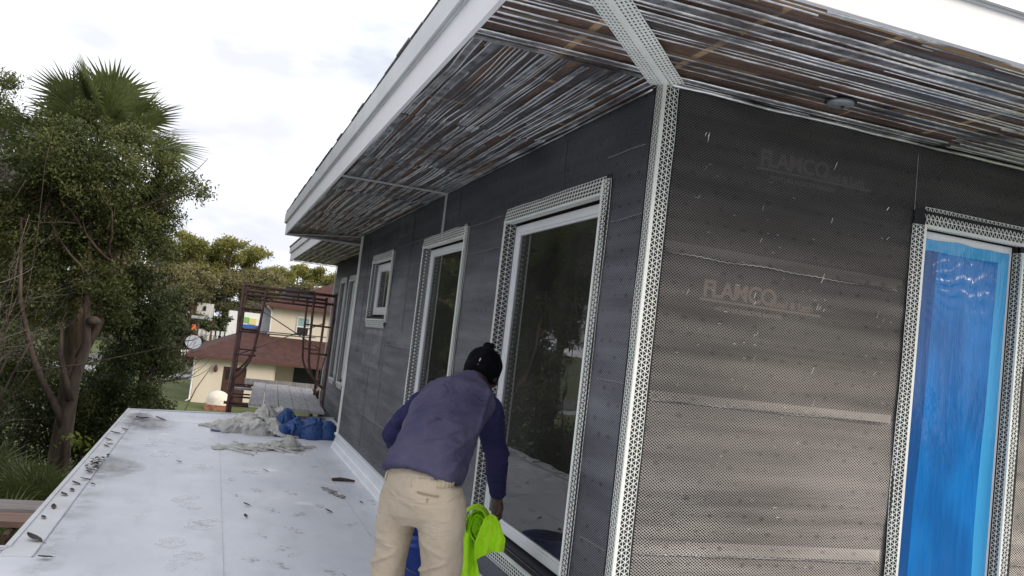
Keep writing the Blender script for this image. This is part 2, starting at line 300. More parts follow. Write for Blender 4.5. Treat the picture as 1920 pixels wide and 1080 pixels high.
# ------------------------------------------------------------------ mesh building
class MB:
    def __init__(s): s.v = []; s.f = []
    def quad(s, *p):
        i = len(s.v); s.v += [tuple(x) for x in p]; s.f.append(tuple(range(i, i+len(p))))
    def box(s, x0, x1, y0, y1, z0, z1, Mx=None):
        p = [(x0, y0, z0), (x1, y0, z0), (x1, y1, z0), (x0, y1, z0), (x0, y0, z1), (x1, y0, z1), (x1, y1, z1), (x0, y1, z1)]
        if Mx is not None: p = [tuple(Mx @ Vector(q)) for q in p]
        i = len(s.v); s.v += p
        s.f += [tuple(i+k for k in q) for q in ((0, 3, 2, 1), (4, 5, 6, 7), (0, 1, 5, 4), (1, 2, 6, 5), (2, 3, 7, 6), (3, 0, 4, 7))]
        return s
    def tube(s, pts, rad, n=8, cap=True, flat=None):
        pts = [Vector(p) for p in pts]; rad = rad if isinstance(rad, (list, tuple)) else [rad]*len(pts)
        base = len(s.v); prev = None
        for k, p in enumerate(pts):
            d = (pts[min(k+1, len(pts)-1)] - pts[max(k-1, 0)])
            d = d.normalized() if d.length > 1e-9 else Vector((0, 0, 1))
            if prev is None:
                a = d.cross(Vector((0, 0, 1)) if abs(d.z) < .9 else Vector((1, 0, 0))).normalized()
            else: a = (prev - d*prev.dot(d)).normalized()
            prev = a; b = d.cross(a)
            for j in range(n):
                t = 2*math.pi*j/n; s.v.append(tuple(p + (a*math.cos(t) + b*math.sin(t))*rad[k]))
        for k in range(len(pts)-1):
            for j in range(n):
                j2 = (j+1) % n; s.f.append((base+k*n+j, base+k*n+j2, base+(k+1)*n+j2, base+(k+1)*n+j))
        if cap:
            s.f.append(tuple(base+j for j in range(n))[::-1]); s.f.append(tuple(base+(len(pts)-1)*n+j for j in range(n)))
        return s
    def loft(s, rings, n=20):
        """rings: (centre, half-width vec a, half-depth vec b)"""
        base = len(s.v)
        for c, a, b in rings:
            c, a, b = Vector(c), Vector(a), Vector(b)
            for j in range(n):
                t = 2*math.pi*j/n; s.v.append(tuple(c + a*math.cos(t) + b*math.sin(t)))
        for k in range(len(rings)-1):
            for j in range(n):
                j2 = (j+1) % n; s.f.append((base+k*n+j, base+k*n+j2, base+(k+1)*n+j2, base+(k+1)*n+j))
        s.f.append(tuple(base+j for j in range(n))[::-1]); s.f.append(tuple(base+(len(rings)-1)*n+j for j in range(n)))
        return s
    def lathe(s, prof, c, n=24, axis=None):
        base = len(s.v); c = Vector(c)
        for rr, z in prof:
            for j in range(n):
                t = 2*math.pi*j/n; s.v.append(tuple(c + Vector((rr*math.cos(t), rr*math.sin(t), z))))
        for k in range(len(prof)-1):
            for j in range(n):
                j2 = (j+1) % n; s.f.append((base+k*n+j, base+k*n+j2, base+(k+1)*n+j2, base+(k+1)*n+j))
        return s
    def ball(s, c, rx, ry=None, rz=None, n=12, Mx=None):
        ry = ry or rx; rz = rz or rx; c = Vector(c); base = len(s.v)
        for i in range(n+1):
            ph = math.pi*i/n
            for j in range(2*n):
                t = math.pi*j/n; p = Vector((rx*math.sin(ph)*math.cos(t), ry*math.sin(ph)*math.sin(t), rz*math.cos(ph)))
                s.v.append(tuple(c + (Mx @ p if Mx is not None else p)))
        for i in range(n):
            for j in range(2*n):
                j2 = (j+1) % (2*n); s.f.append((base+i*2*n+j, base+(i+1)*2*n+j, base+(i+1)*2*n+j2, base+i*2*n+j2))
        return s
    def build(s, name, mat, parent=None, smooth=False, loc=None):
        me = bpy.data.meshes.new(name)
        me.from_pydata(s.v, [], s.f); me.update()
        if smooth: me.shade_smooth()
        return link(name, me, mat, parent, loc)
def link(name, me, mat, parent=None, loc=None):
    o = bpy.data.objects.new(name, me); C.objects.link(o)
    if mat is not None: me.materials.append(mat)
    if parent is not None:
        o.parent = parent
        pl = world_loc(parent); o.location = tuple(-Vector(pl)) if loc is None else loc
    elif loc is not None: o.location = loc
    return o
def world_loc(o):
    p = Vector(o.location)
    while o.parent: o = o.parent; p += Vector(o.location)
    return p
def tag(o, label=None, cat=None, group=None, kind=None):
    if label: o['label'] = label
    if cat: o['category'] = cat
    if group: o['group'] = group
    if kind: o['kind'] = kind
    return o
def thing(name, label, cat, loc=(0, 0, 0), group=None):
    o = bpy.data.objects.new(name, None); C.objects.link(o); o.location = loc; o.empty_display_size = .2
    return tag(o, label, cat, group)
def dup(o, parent=None, loc=None, rotz=None, scale=None, label=None):
    c = o.copy(); C.objects.link(c)
    if parent is not None: c.parent = parent
    if loc is not None: c.location = loc
    if rotz is not None: c.rotation_euler = (0, 0, rotz)
    if scale is not None: c.scale = (scale, scale, scale) if isinstance(scale, (int, float)) else scale
    if label: c['label'] = label
    for ch in list(o.children): dup(ch, c)
    return c
def fast_mesh(name, V, F4):
    """V (n,3), F4 (m,4) numpy"""
    me = bpy.data.meshes.new(name); n, k = len(V), len(F4)
    me.vertices.add(n); me.vertices.foreach_set('co', V.astype(np.float32).ravel())
    me.loops.add(k*4); me.loops.foreach_set('vertex_index', F4.astype(np.int32).ravel())
    me.polygons.add(k); me.polygons.foreach_set('loop_start', np.arange(0, k*4, 4, dtype=np.int32))
    me.update(calc_edges=True); me.validate(); return me
# perforated strips -------------------------------------------------
def perf(mb, P0, D, Wv, nose=.012, rows=3, rh=.021, pitch=.0235, k=.80, wav=.003, seed=0, kind='tri', Nv=None):
    """strip from P0 along D; Wv unit vector across, starting with a solid nose; triangular or slotted holes"""
    P0 = Vector(P0); D = Vector(D); Ln = D.length; d = D/Ln; Wv = Vector(Wv); W = nose+rows*rh
    Nv = Vector(Nv) if Nv is not None else d.cross(Wv)
    def pt(s, t):
        q = noise.noise(Vector((s*2.1+seed*7.3, seed*3.1, 0)))*.7 + noise.noise(Vector((s*6+seed, 5, seed)))*.3
        e = (t/W)
        return tuple(P0 + d*s + Wv*(t*(1+.0) + q*wav*2*e) + Nv*(noise.noise(Vector((s*3+seed*2.7, 9, 1)))*wav*1.5*e))
    n = max(2, int(Ln/.06))
    for i in range(n):
        s0, s1 = Ln*i/n, Ln*(i+1)/n
        mb.quad(pt(s0, 0), pt(s1, 0), pt(s1, nose), pt(s0, nose))
    np_ = max(1, round(Ln/pitch)); p = Ln/np_
    for rr in range(rows):
        t0 = nose+rr*rh; t1 = t0+rh
        for i in range(np_):
            s0 = i*p
            if kind == 'tri':
                off = p/2 if rr % 2 else 0
                tris = [((s0, t0), (s0+p, t0), (s0+p/2, t1)), ((s0+p/2, t1), (s0+p, t0), (s0+1.5*p, t1))]
                if rr % 2: tris = [((s0, t1), (s0+p/2, t0), (s0+p, t1)), ((s0+p/2, t0), (s0+1.5*p, t0), (s0+p, t1))]
                for T in tris:
                    T = [(min(a, Ln), b) for a, b in T]
                    cx = sum(a for a, b in T)/3; cy = sum(b for a, b in T)/3
                    I = [(cx+(a-cx)*k, cy+(b-cy)*k) for a, b in T]
                    for j in range(3):
                        j2 = (j+1) % 3
                        mb.quad(pt(*T[j]), pt(*T[j2]), pt(*I[j2]), pt(*I[j]))
            else:
                a, b = s0, s0+p
                x0, x1 = a+p*.11, a+p*.89; y0, y1 = t0+rh*.12, t0+rh*.82
                if kind == 'slot2': x0, x1 = a+p*.22, a+p*.80; y0, y1 = t0+rh*.25, t0+rh*.70
                O = [(a, t0), (b, t0), (b, t1), (a, t1)]; I = [(x0, y0), (x1, y0), (x1, y1), (x0, y1)]
                for j in range(4):
                    j2 = (j+1) % 4; mb.quad(pt(*O[j]), pt(*O[j2]), pt(*I[j2]), pt(*I[j]))
    return mb
def bead_obj(mb, name, parent, mat='bead', th=.0016):
    o = mb.build(name, M[mat], parent); md = o.modifiers.new('thick', 'SOLIDIFY'); md.thickness = th; md.offset = 0; return o
# ==================================================================== THE HOUSE
Z = 2.65
house = thing('house_under_construction', 'house covered in dark wire lath with white perforated beads, wide eaves and tall windows', 'house')
def frange(a, b, s):
    n = max(1, int(round((b-a)/s))); return [a+(b-a)*i/n for i in range(n+1)]
def wall_grid(u0, u1, z0, z1, holes):
    """rectangles covering the wall except the holes"""
    us = sorted({u0, u1} | {h[0] for h in holes} | {h[1] for h in holes}); zs = sorted({z0, z1} | {h[2] for h in holes} | {h[3] for h in holes})
    out = []
    for a, b in zip(us, us[1:]):
        for c, d in zip(zs, zs[1:]):
            mu, mz = (a+b)/2, (c+d)/2
            if not any(h[0] < mu < h[1] and h[2] < mz < h[3] for h in holes): out.append((a, b, c, d))
    return out
WA = [(.49, 1.86, .43, 2.27), (2.77, 4.04, .18, 2.27), (5.40, 6.50, 1.64, 2.27)]      # side wall openings (y0, y1, z0, z1)
WB = [(1.40, 2.00, .18, 2.27)]
def lath_layer(mb, axis, plane, rects, amp, seed):
    for a, b, c, d in rects:
        us = frange(a, b, .09); zs = frange(c, d, .05)
        base = len(mb.v)
        for u_ in us:
            for z_ in zs:
                o = noise.noise(Vector((u_*.7, z_*3.2, seed)))*amp + noise.noise(Vector((u_*2.3, z_*7, seed+4)))*amp*.4
                mb.v.append((plane+o, u_, z_) if axis == 'x' else (u_, plane+o, z_))
        nz = len(zs)
        for i in range(len(us)-1):
            for j in range(nz-1): mb.f.append((base+i*nz+j, base+(i+1)*nz+j, base+(i+1)*nz+j+1, base+i*nz+j+1))
ra = wall_grid(0, 7.55, .06, Z, WA); rb = wall_grid(0, 6.0, -.02, Z, WB)
mb = MB()
for a, b, c, d in ra: mb.box(.012, .10, max(a, .10), b, c, d)
wall_a = mb.build('side_wall', M['paper_a'], house)
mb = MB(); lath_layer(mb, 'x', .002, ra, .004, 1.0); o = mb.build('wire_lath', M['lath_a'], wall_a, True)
mb = MB()
for a, b, c, d in rb: mb.box(max(a, .10) if a < .1 else a, b, .012, .10, c, d)
mb.box(.0125, .0998, .0125, .0998, -.02, Z)
wall_b = mb.build('front_wall', M['paper_b'], house)
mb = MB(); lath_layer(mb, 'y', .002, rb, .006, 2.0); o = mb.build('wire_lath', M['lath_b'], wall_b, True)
# lap lines of the sheets (folded wire edges), vertical laps and tie wires
def lap(mb, axis, plane, pts, rr=.0022):
    P = []
    for (a, z), (b, z2) in zip(pts, pts[1:]):
        n = max(2, int(math.hypot(b-a, z2-z)/.018))
        for i in range(n):
            t = i/n; u_, z_ = a+(b-a)*t, z+(z2-z)*t + noise.noise(Vector((a+(b-a)*t*5, z*3, 2)))*.006 + (.002 if i % 2 else -.002)
            P.append((plane, u_, z_) if axis == 'x' else (u_, plane, z_))
    mb.tube(P, rr, 4)
for z_, y0, y1 in ((2.11, .0, .40), (1.40, 0, .36), (2.10, 1.94, 2.70), (1.38, 1.94, 2.70), (1.37, 4.10, 5.35), (2.12, 4.10, 5.28), (2.41, .12, .5), (2.30, 1.95, 2.7), (2.33, 4.1, 5.2), (.72, 0, .36), (.60, 4.1, 6.2), (1.30, 5.9, 7.5), (.95, 1.93, 2.7)):
    mb = MB(); lap(mb, 'x', -.004, [(y0, z_), (y1, z_+random.Random(z_*9).uniform(-.01, .01))], .0016); mb.build('lath_seam', M['galv_dark'], wall_a)
for y_, z0, z1 in ((1.0, 2.40, 2.62), (4.55, 1.5, 2.6), (3.02, 2.40, 2.62), (5.25, .5, 1.6), (5.95, .2, 1.5), (6.9, 1.2, 2.6)):
    mb = MB(); lap(mb, 'x', -.003, [(y_, z0), (y_+.012, z1)], .0012); mb.build('lath_seam', M['dark'], wall_a)
for p_ in ((4.62, 5.22, 2.42, 2.62), (5.45, 6.45, 1.10, 1.50)):
    mb = MB(); lath_layer(mb, 'x', -.004, [p_], .002, 5.); mb.build('lath_patch', M['lath_a'], wall_a, True)
mb = MB()
for z_, x0, x1 in ((1.955, .08, 1.29), (1.35, .08, 1.29), (.735, .08, 1.29), (1.95, 2.09, 5), (.74, 2.09, 5)):
    lap(mb, 'y', -.004, [(x0, z_), (x1, z_-.004)], .0017)
lap(mb, 'y', -.003, [(1.334, 2.34), (1.33, 2.62)], .0014); lap(mb, 'y', -.003, [(2.9, .3), (2.91, 2.62)], .0014)
for z_, h_ in ((1.957, .045), (1.352, .035), (.738, .05)):
    m2 = MB(); lath_layer(m2, 'y', -.003, [(.07, 1.30, z_, z_+h_)], .002, z_); m2.build('lath_overlap', M['lath_b'], wall_b, True)
rnd = random.Random(5)
for i in range(34):      # short tie wires poking from the lath
    x_ = .2+.33*rnd.randrange(4)+rnd.uniform(-.02, .02); z_ = 2.45-.13*rnd.randrange(9)+rnd.uniform(-.02, .02)
    if x_ > 1.27: continue
    mb.tube([(x_, -.003, z_), (x_+rnd.uniform(-.004, .006), -.012, z_+rnd.uniform(.012, .03))], .0013, 4)
for i in range(90):
    x_ = rnd.uniform(.1, 1.25); z_ = rnd.uniform(.4, 2.4); l_ = rnd.uniform(.004, .016)
    mb.tube([(x_, -.006, z_), (x_+l_, -.008, z_+rnd.uniform(-.003, .002))], .0011, 4)
tag(mb.build('tie_wires', M['galv'], wall_b), kind='stuff')
def text_mesh(txt, size, x, z, parent, mat, extr=.0, spacing=1.0, rotz=0, y=.0105):
    cu = bpy.data.curves.new('printed_logo', 'FONT'); cu.body = txt; cu.size = size; cu.space_character = spacing; cu.offset = .0025*size/.1
    tmp = bpy.data.objects.new('tmp', cu); C.objects.link(tmp); bpy.context.view_layer.update()
    me = bpy.data.meshes.new_from_object(tmp.evaluated_get(bpy.context.evaluated_depsgraph_get())); bpy.data.objects.remove(tmp)
    me.name = 'printed_logo'
    o = link('printed_logo', me, mat, parent); o.location = (x, y, z); o.rotation_euler = (math.pi/2, 0, 0); return o
M['ink'] = simple('pale brown print', (.20, .155, .14), .8); M['inkdark'] = simple('faint grey print', (.16, .15, .15), .8)
def logo(x, z, ink):
    text_mesh('FLAMCO', .098, x, z, wall_b, ink, spacing=.92); text_mesh('Steel & Lath', .046, x+.335, z-.005, wall_b, ink)
    text_mesh('WEATHER RESISTIVE BARRIER', .026, x+.06, z-.055, wall_b, ink)
    MB().box(x-.01, x+.60, .0098, .0108, z-.020, z-.010).build('printed_logo', ink, wall_b)
logo(.275, 1.80, M['ink']); logo(.49, 2.395, M['inkdark'])
# black strips under the beads: flashing at openings, and bead shade made solid
def flashing_shade_strip(par, boxes):
    for b_ in boxes: MB().box(*b_).build('flashing_shade_strip', M['dark'], par)
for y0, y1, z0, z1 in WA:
    flashing_shade_strip(wall_a, [(-.0065, -.0055, y1+.001, y1+.045, z0-.05, z1+.06), (-.0065, -.0055, y0-.070, y0-.001, z0-.05, z1+.06), (-.0065, -.0055, y0, y1, z0-.10, z0-.001), (-.0065, -.0055, y0, y1, z1+.001, z1+.06)])
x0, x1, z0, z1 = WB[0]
flashing_shade_strip(wall_b, [(x0-.066, x0-.001, -.0065, -.0055, z0, z1+.075), (x1+.001, x1+.080, -.0065, -.0055, z0, z1+.06), (x0, x1, -.0065, -.0055, z1+.001, z1+.07)])
flashing_shade_strip(wall_b, [(.001, .066, -.0065, -.0055, .02, Z-.02)]); flashing_shade_strip(wall_a, [(-.0065, -.0055, .001, .082, .02, Z-.02)])  # corner strips only darken the bead holes, standing in for shade
# corner bead
mb = MB(); cz = -.022
perf(mb, (cz, cz, 0.02), (0, 0, Z-.03), Vector((.98, .13, 0)).normalized(), seed=1, nose=.014, k=.80)
perf(mb, (cz, cz, 0.02), (0, 0, Z-.03), Vector((.13, .99, 0)).normalized(), seed=2, nose=.010, rh=.024, k=.80)
bead_obj(mb, 'corner_bead', house)
mb = MB(); perf(mb, (-.016, 7.57, .05), (0, 0, Z-.06), Vector((.14, -.99, 0)).normalized(), seed=3, nose=.03, k=.6); perf(mb, (-.016, 7.57, .05), (0, 0, Z-.06), (.99, .1, 0), seed=4, k=.6)
bead_obj(mb, 'corner_bead', house)
# windows
def window_x(parent, X, y0, y1, z0, z1, seed, bottom=True, right=True, fw=.046, pane='glass'):
    """window in a wall whose outside faces -x; opening y0..y1, z0..z1"""
    mb = MB(); g = .012; a, b, c, d = y0+g, y1-g, z0+g+.012, z1-.04
    xo, xi = X+.054, X+.12
    mb.box(xo, xi, a, a+fw, c, d); mb.box(xo, xi, b-fw, b, c, d); mb.box(xo, xi, a+fw, b-fw, d-fw, d); mb.box(xo, xi, a+fw, b-fw, c, c+fw)
    q = .014; xo2 = xo+.008
    mb.box(xo2, xi-.002, a+fw, a+fw+q, c+fw, d-fw); mb.box(xo2, xi-.002, b-fw-q, b-fw, c+fw, d-fw)
    mb.box(xo2, xi-.002, a+fw+q, b-fw-q, d-fw-q, d-fw); mb.box(xo2, xi-.002, a+fw+q, b-fw-q, c+fw, c+fw+q)
    wn = mb.build('window', M['vinyl'], parent); bv = wn.modifiers.new('bev', 'BEVEL'); bv.width = .004; bv.segments = 2; bv.limit_method = 'ANGLE'
    mb = MB(); mb.box(xo2+.010, xo2+.014, a+fw+q, b-fw-q, c+fw+q, d-fw-q); mb.build('pane', M[pane], wn)
    mb = MB(); mb.box(X+.012, X+.16, y0-.04, y0-.001, z0-.02, z1+.02); mb.box(X+.012, X+.16, y1+.001, y1+.04, z0-.02, z1+.02)
    mb.box(X+.012, X+.16, y0, y1, z1+.001, z1+.04); mb.box(X+.012, X+.16, y0, y1, z0-.04, z0-.001); mb.build('rough_opening', M['dark'], wn)
    pr = X-.018
    mb = MB()   # left jamb (far side)
    perf(mb, (pr, y1, z0-.06), (0, 0, z1-z0+.05), Vector((.016, .075, 0)).normalized(), seed=seed, rows=2, rh=.020, nose=.008, k=.84, wav=.005)
    perf(mb, (pr, y1, z0-.06), (0, 0, z1-z0+.05), (1, 0, 0), seed=seed, rows=2, nose=.006, rh=.033, pitch=.03, k=.86, wav=0)
    bead_obj(mb, 'casing_bead', wn)
    if right:
        mb = MB(); perf(mb, (pr, y0, z0-.06), (0, 0, z1-z0+.10), Vector((.018, -.085, 0)).normalized(), seed=seed+1, rows=3, nose=.012, wav=.005)
        perf(mb, (pr, y0, z0-.06), (0, 0, z1-z0+.05), (1, 0, 0), seed=seed, rows=2, nose=.008, rh=.026, wav=0); bead_obj(mb, 'casing_bead', wn)
    mb = MB(); perf(mb, (pr, y0-.02, z1-.03), (0, y1-y0+.04, .0), Vector((.012, 0, .09)).normalized(), seed=seed+2, rows=4, rh=.020, pitch=.034, kind='slot', nose=.008)
    perf(mb, (pr, y0-.02, z1-.03), (0, y1-y0+.04, 0), (1, 0, .0), seed=seed+2, rows=2, rh=.02, pitch=.017, kind='slot', nose=.01, wav=0)
    bead_obj(mb, 'casing_bead', wn)
    if bottom:
        mb = MB(); perf(mb, (pr-.006, y0+.02, z0-.03), (0, y1-y0-.04, .0), Vector((.02, 0, -.09)).normalized(), seed=seed+3, rows=4, rh=.020, pitch=.034, kind='slot', nose=.008)
        perf(mb, (pr-.006, y0+.02, z0-.03), (0, y1-y0-.04, .0), Vector((1, 0, .35)).normalized(), seed=seed+3, rows=2, rh=.022, pitch=.017, kind='slot', nose=.012, wav=0)
        bead_obj(mb, 'casing_bead', wn)
    return wn
wn = window_x(house, 0, *WA[0], 11); wn['label'] = 'largest window, white framed, beside the bending worker'
wn = window_x(house, 0, *WA[1], 21); wn['label'] = 'tall narrow white framed window behind the worker'
wn = window_x(house, 0, *WA[2], 31, fw=.07); wn['label'] = 'small square white framed window high on the side wall'
# front window with blue film
def window_y():
    x0, x1, z0, z1 = WB[0]; mb = MB(); fw = .05; a, b, c, d = x0+.010, x1-.008, z0+.02, z1-.012; yo, yi = .035, .10
    mb.box(a, a+fw, yo, yi, c, d); mb.box(b-fw, b, yo, yi, c, d); mb.box(a+fw, b-fw, yo, yi, d-fw, d); mb.box(a+fw, b-fw, yo, yi, c, c+fw)
    wn = mb.build('window', M['vinyl'], house); wn['label'] = 'tall window under bright blue plastic film on the front wall'
    bv = wn.modifiers.new('bev', 'BEVEL'); bv.width = .004; bv.segments = 2; bv.limit_method = 'ANGLE'
    MB().box(a+fw, b-fw, .075, .079, c+fw, d-fw).build('pane', M['glass'], wn)
    # wrinkled film taped over frame
    us = frange(a+.012, b-.022, .008); zs = frange(c, d-.035, .012); V = MB(); nz = len(zs)
    for i, u_ in enumerate(us):
        for z_ in zs:
            e = min((u_-us[0]), (us[-1]-u_), (zs[-1]-z_))/.07; e = max(0, min(1, e))
            s1 = noise.noise(Vector((u_*9+z_*1.2, z_*1.1, 3)))*.010 + noise.noise(Vector((u_*30-z_*6, z_*2.2, 8)))*.0035
            ang = math.atan2(z_-2.0, u_-1.35); s1 = s1*.55 + .0016*math.sin(ang*34+math.sin(u_*40))*max(0, 1-abs(z_-2.03)*3.4)
            top = z_ + (noise.noise(Vector((u_*7, 0, 0)))*.012 if z_ > zs[-4] else 0)
            V.v.append((u_, .026 + (1-e)*.004 + e*(.012+s1), top))
    for i in range(len(us)-1):
        for j in range(nz-1): V.f.append((i*nz+j, (i+1)*nz+j, (i+1)*nz+j+1, i*nz+j+1))
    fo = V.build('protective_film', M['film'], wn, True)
    mb = MB(); mb.box(x0-.04, x0-.001, .012, .16, z0, z1+.02); mb.box(x1+.001, x1+.04, .012, .16, z0, z1+.02); mb.box(x0, x1, .012, .16, z1+.001, z1+.04); mb.build('rough_opening', M['dark'], wn)
    pr = -.018
    mb = MB(); perf(mb, (x0, pr, z0-.06), (0, 0, z1-z0+.06), Vector((-.10, .018, 0)).normalized(), seed=41, rows=3, nose=.010, k=.80, wav=.004, rh=.020)
    perf(mb, (x0, pr, z0-.06), (0, 0, z1-z0+.06), (.35, .94, 0), seed=41, rows=1, nose=.006, rh=.022, wav=0); bead_obj(mb, 'casing_bead', wn)
    mb = MB(); perf(mb, (x1, pr, z0-.06), (0, 0, z1-z0+.02), Vector((.10, .018, 0)).normalized(), seed=42, rows=3, nose=.012, k=.80, rh=.024)
    perf(mb, (x1, pr, z0-.06), (0, 0, z1-z0+.02), (-.04, 1, 0), seed=42, rows=2, nose=.008, rh=.022, wav=0); bead_obj(mb, 'casing_bead', wn)
    mb = MB(); perf(mb, (x0-.01, pr, z1-.008), (x1-x0+.06, 0, .0), Vector((0, .018, .09)).normalized(), seed=43, rows=3, nose=.012, k=.76, rh=.029, pitch=.025)
    perf(mb, (x0-.01, pr, z1-.008), (x1-x0+.06, 0, .0), (0, 1, .0), seed=43, rows=1, nose=.012, rh=.022, wav=0); bead_obj(mb, 'casing_bead', wn)
window_y()
# interior behind the glass: sheathed room, unseen back wall opened up for daylight
mb = MB(); mb.box(.30, 5.8, .3, 7.4, -.10, -.02); mb.box(.30, 5.8, .3, 7.4, Z-.1, Z-.02)
for a_, b_ in ((.3, .8), (2.6, 3.1), (4.6, 4.9), (6.6, 7.4)): mb.box(5.6, 5.7, a_, b_, -.02, Z-.1)
mb.box(5.6, 5.7, .8, 6.6, -.02, .8); mb.box(5.6, 5.7, .8, 6.6, 2.2, Z-.1)
for k in range(14): mb.box(.30+k*.41, .34+k*.41, 7.29, 7.39, -.02, Z-.1)
mb.build('interior', M['inter'], house)
# base flashing
prof = [(.0, .19), (-.03, .185), (-.036, .175), (-.034, .160), (-.016, .150), (-.020, .075), (-.032, .066), (-.040, .012), (-.060, .003)]
mb = MB(); ys = frange(.0, 7.60, .3)
for a, b in zip(ys, ys[1:]):
    for (x0, z0), (x1, z1) in zip(prof, prof[1:]): mb.quad((x0, a, z0), (x0, b, z0), (x1, b, z1), (x1, a, z1))
mb.quad(*[(x, 7.60, z) for x, z in prof]); mb.build('base_flashing', M['flash'], house)
# --- soffits
mb = MB()
mb.box(-.86, 0.10, .0, 8.7, Z+.012, Z+.022); mb.box(-.86, 6, -.94, -.0005, Z+.012, Z+.022); mb.box(.10, 6, .0, 8.7, Z+.012, Z+.022)
sof = mb.build('soffit', M['ply'], house)
mb = MB(); mb.box(-.86, .0, .0, 8.7, Z+.002, Z+.003); mb.build('ribbed_lath', M['sof_a'], sof)
mb = MB(); mb.box(-.86, 6, -.94, -.0005, Z+.001, Z+.002); mb.build('ribbed_lath', M['sof_b'], sof)
def ribs(mb, along, n, c0, c1, a0, a1, seed, amp=.008, gap=0):
    rn = random.Random(seed)
    for i in range(n):
        c = c0+(c1-c0)*(i+.5)/n + rn.uniform(-.3, .3)*(c1-c0)/n
        segs = [(a0, a1)]
        L_ = a1-a0; st = a0
        while st < a1:
            ln = rn.uniform(.5, 2.4); en = min(a1, st+ln)
            if rn.random() > gap:
                w_ = rn.uniform(.0035, .0085); dz = rn.uniform(.005, .012); cc = c+rn.uniform(-.006, .006)
                ks = frange(st, en, .09); base = len(mb.v)
                for a in ks:
                    q = cc + noise.noise(Vector((a*1.1, i*3.7, seed)))*amp + noise.noise(Vector((a*4, i*3.7, seed+1)))*amp*.25
                    zz = Z - dz + noise.noise(Vector((a*3, i*1.7, seed)))*.004
                    for off, z_ in ((-w_, Z+.001), (0, zz), (w_, Z+.001)):
                        mb.v.append((q+off, a, z_) if along == 'y' else (a, q+off, z_))
                for k in range(len(ks)-1):
                    for j in range(2):
                        b = base+k*3+j; mb.f.append((b, b+3, b+4, b+1))
            st = en+rn.uniform(.0, .02)
def bands(along, n, c0, c1, a0, a1, seed, parent, amp, sheet=2.3, jump=.02, hwr=(.012, .02), thin=.6):
    """rib lath: pairs of thin ribs with a strip of fine mesh between them, then an open gap"""
    rn = random.Random(seed); mr = MB(); ms = MB(); per = (c1-c0)/n; st = a0; k_ = 0
    while st < a1:
        en = min(a1, st+sheet*rn.uniform(.8, 1.15)); sh_ = rn.uniform(-jump, jump)
        for i in range(n):
            c = c0+per*(i+.5)+sh_+rn.uniform(-.12, .12)*per; hw = rn.uniform(*hwr); s0 = st+rn.uniform(-.05, .03); e0 = en+rn.uniform(-.03, .05)
            dens = rn.random() < .82
            lines = [(-hw, rn.uniform(.0022, .0045), rn.uniform(.006, .011)), (hw, rn.uniform(.0022, .0045), rn.uniform(.005, .009))]
            if rn.random() < thin: lines.append((hw+per*rn.uniform(.15, .4), .0018, .004))
            if rn.random() < thin*.6: lines.append((rn.uniform(-.5, .5)*hw, .0016, .006))
            def q(a, o): return c+o+noise.noise(Vector((a*.9, i*3.7+k_*.3, seed)))*amp+noise.noise(Vector((a*3.6, i*3.7, seed+1)))*amp*.22
            ks = frange(max(a0, s0), min(a1, e0), .07)
            for o_, w_, dz in lines:
                br = -1 if abs(o_) <= hw+1e-6 and rn.random() < .75 else 3
                base = len(mr.v)
                for a in ks:
                    for off, z_ in ((-w_, Z-.002), (0, Z-dz+noise.noise(Vector((a*5, i*1.7+o_*90, seed)))*.004), (w_, Z-.002)):
                        mr.v.append((q(a, o_)+off, a, z_) if along == 'y' else (a, q(a, o_)+off, z_))
                for k in range(len(ks)-1):
                    if br > 0 and noise.noise(Vector((ks[k]*2.2, o_*50+i, seed))) > .05: continue
                    for j in range(2): b = base+k*3+j; mr.f.append((b, b+3, b+4, b+1))
            if dens:
                base = len(ms.v)
                for a in ks:
                    for off in (-hw, hw): ms.v.append((q(a, off), a, Z-.0025) if along == 'y' else (a, q(a, off), Z-.0025))
                for k in range(len(ks)-1): b = base+k*2; ms.f.append((b, b+1, b+3, b+2))
        st = en; k_ += 1
    mr.build('lath_ribs', M['galv'], parent, True); ms.build('ribbed_lath', M['strip'], parent)
M['strip'] = mat_strip()
bands('y', 11, -.85, -.01, .01, 7.6, 3, sof, .026, 1.5, .03, (.008, .022), .8)
bands('x', 8, -.94, -.012, -.86, 6, 4, sof, .010, 2.6, .008, (.018, .029))
mb = MB()
for a in np.arange(-.86, -.02, .012):
    mb.box(a, a+.005, -.003, .004, Z-.009, Z-.003)
mb.box(-.86, -.01, -.008, -.003, Z-.011, Z+.0005); mb.build('lath_edge', M['galv'], sof)
# edge strip where front wall meets the soffit, side likewise
mb = MB(); P = [(x, -.010+noise.noise(Vector((x*4, 0, 0)))*.006, Z-.012+noise.noise(Vector((x*3, 1, 0)))*.008) for x in frange(.02, 6, .05)]; mb.tube(P, .008, 6)
P = [(-.01+noise.noise(Vector((y*3, 3, 0)))*.006, y, Z-.01+noise.noise(Vector((y*2, 1, 5)))*.008) for y in frange(.1, 7.5, .06)]; mb.tube(P, .005, 5); mb.build('lath_edge', M['galv'], sof, True)
# hip bead
mb = MB(); h0 = Vector((.005, .005, Z-.016)); hd = Vector((-.87, -.95, 0)); hn = Vector((hd.y, -hd.x, 0)).normalized()
perf(mb, h0, hd, (hn+Vector((0, 0, .12))).normalized(), seed=51, rows=4, rh=.015, pitch=.026, kind='slot2', nose=.012, wav=.002)
perf(mb, h0, hd, (-hn+Vector((0, 0, .12))).normalized(), seed=52, rows=4, rh=.015, pitch=.026, kind='slot2', nose=.012, wav=.002); bead_obj(mb, 'hip_bead', house)
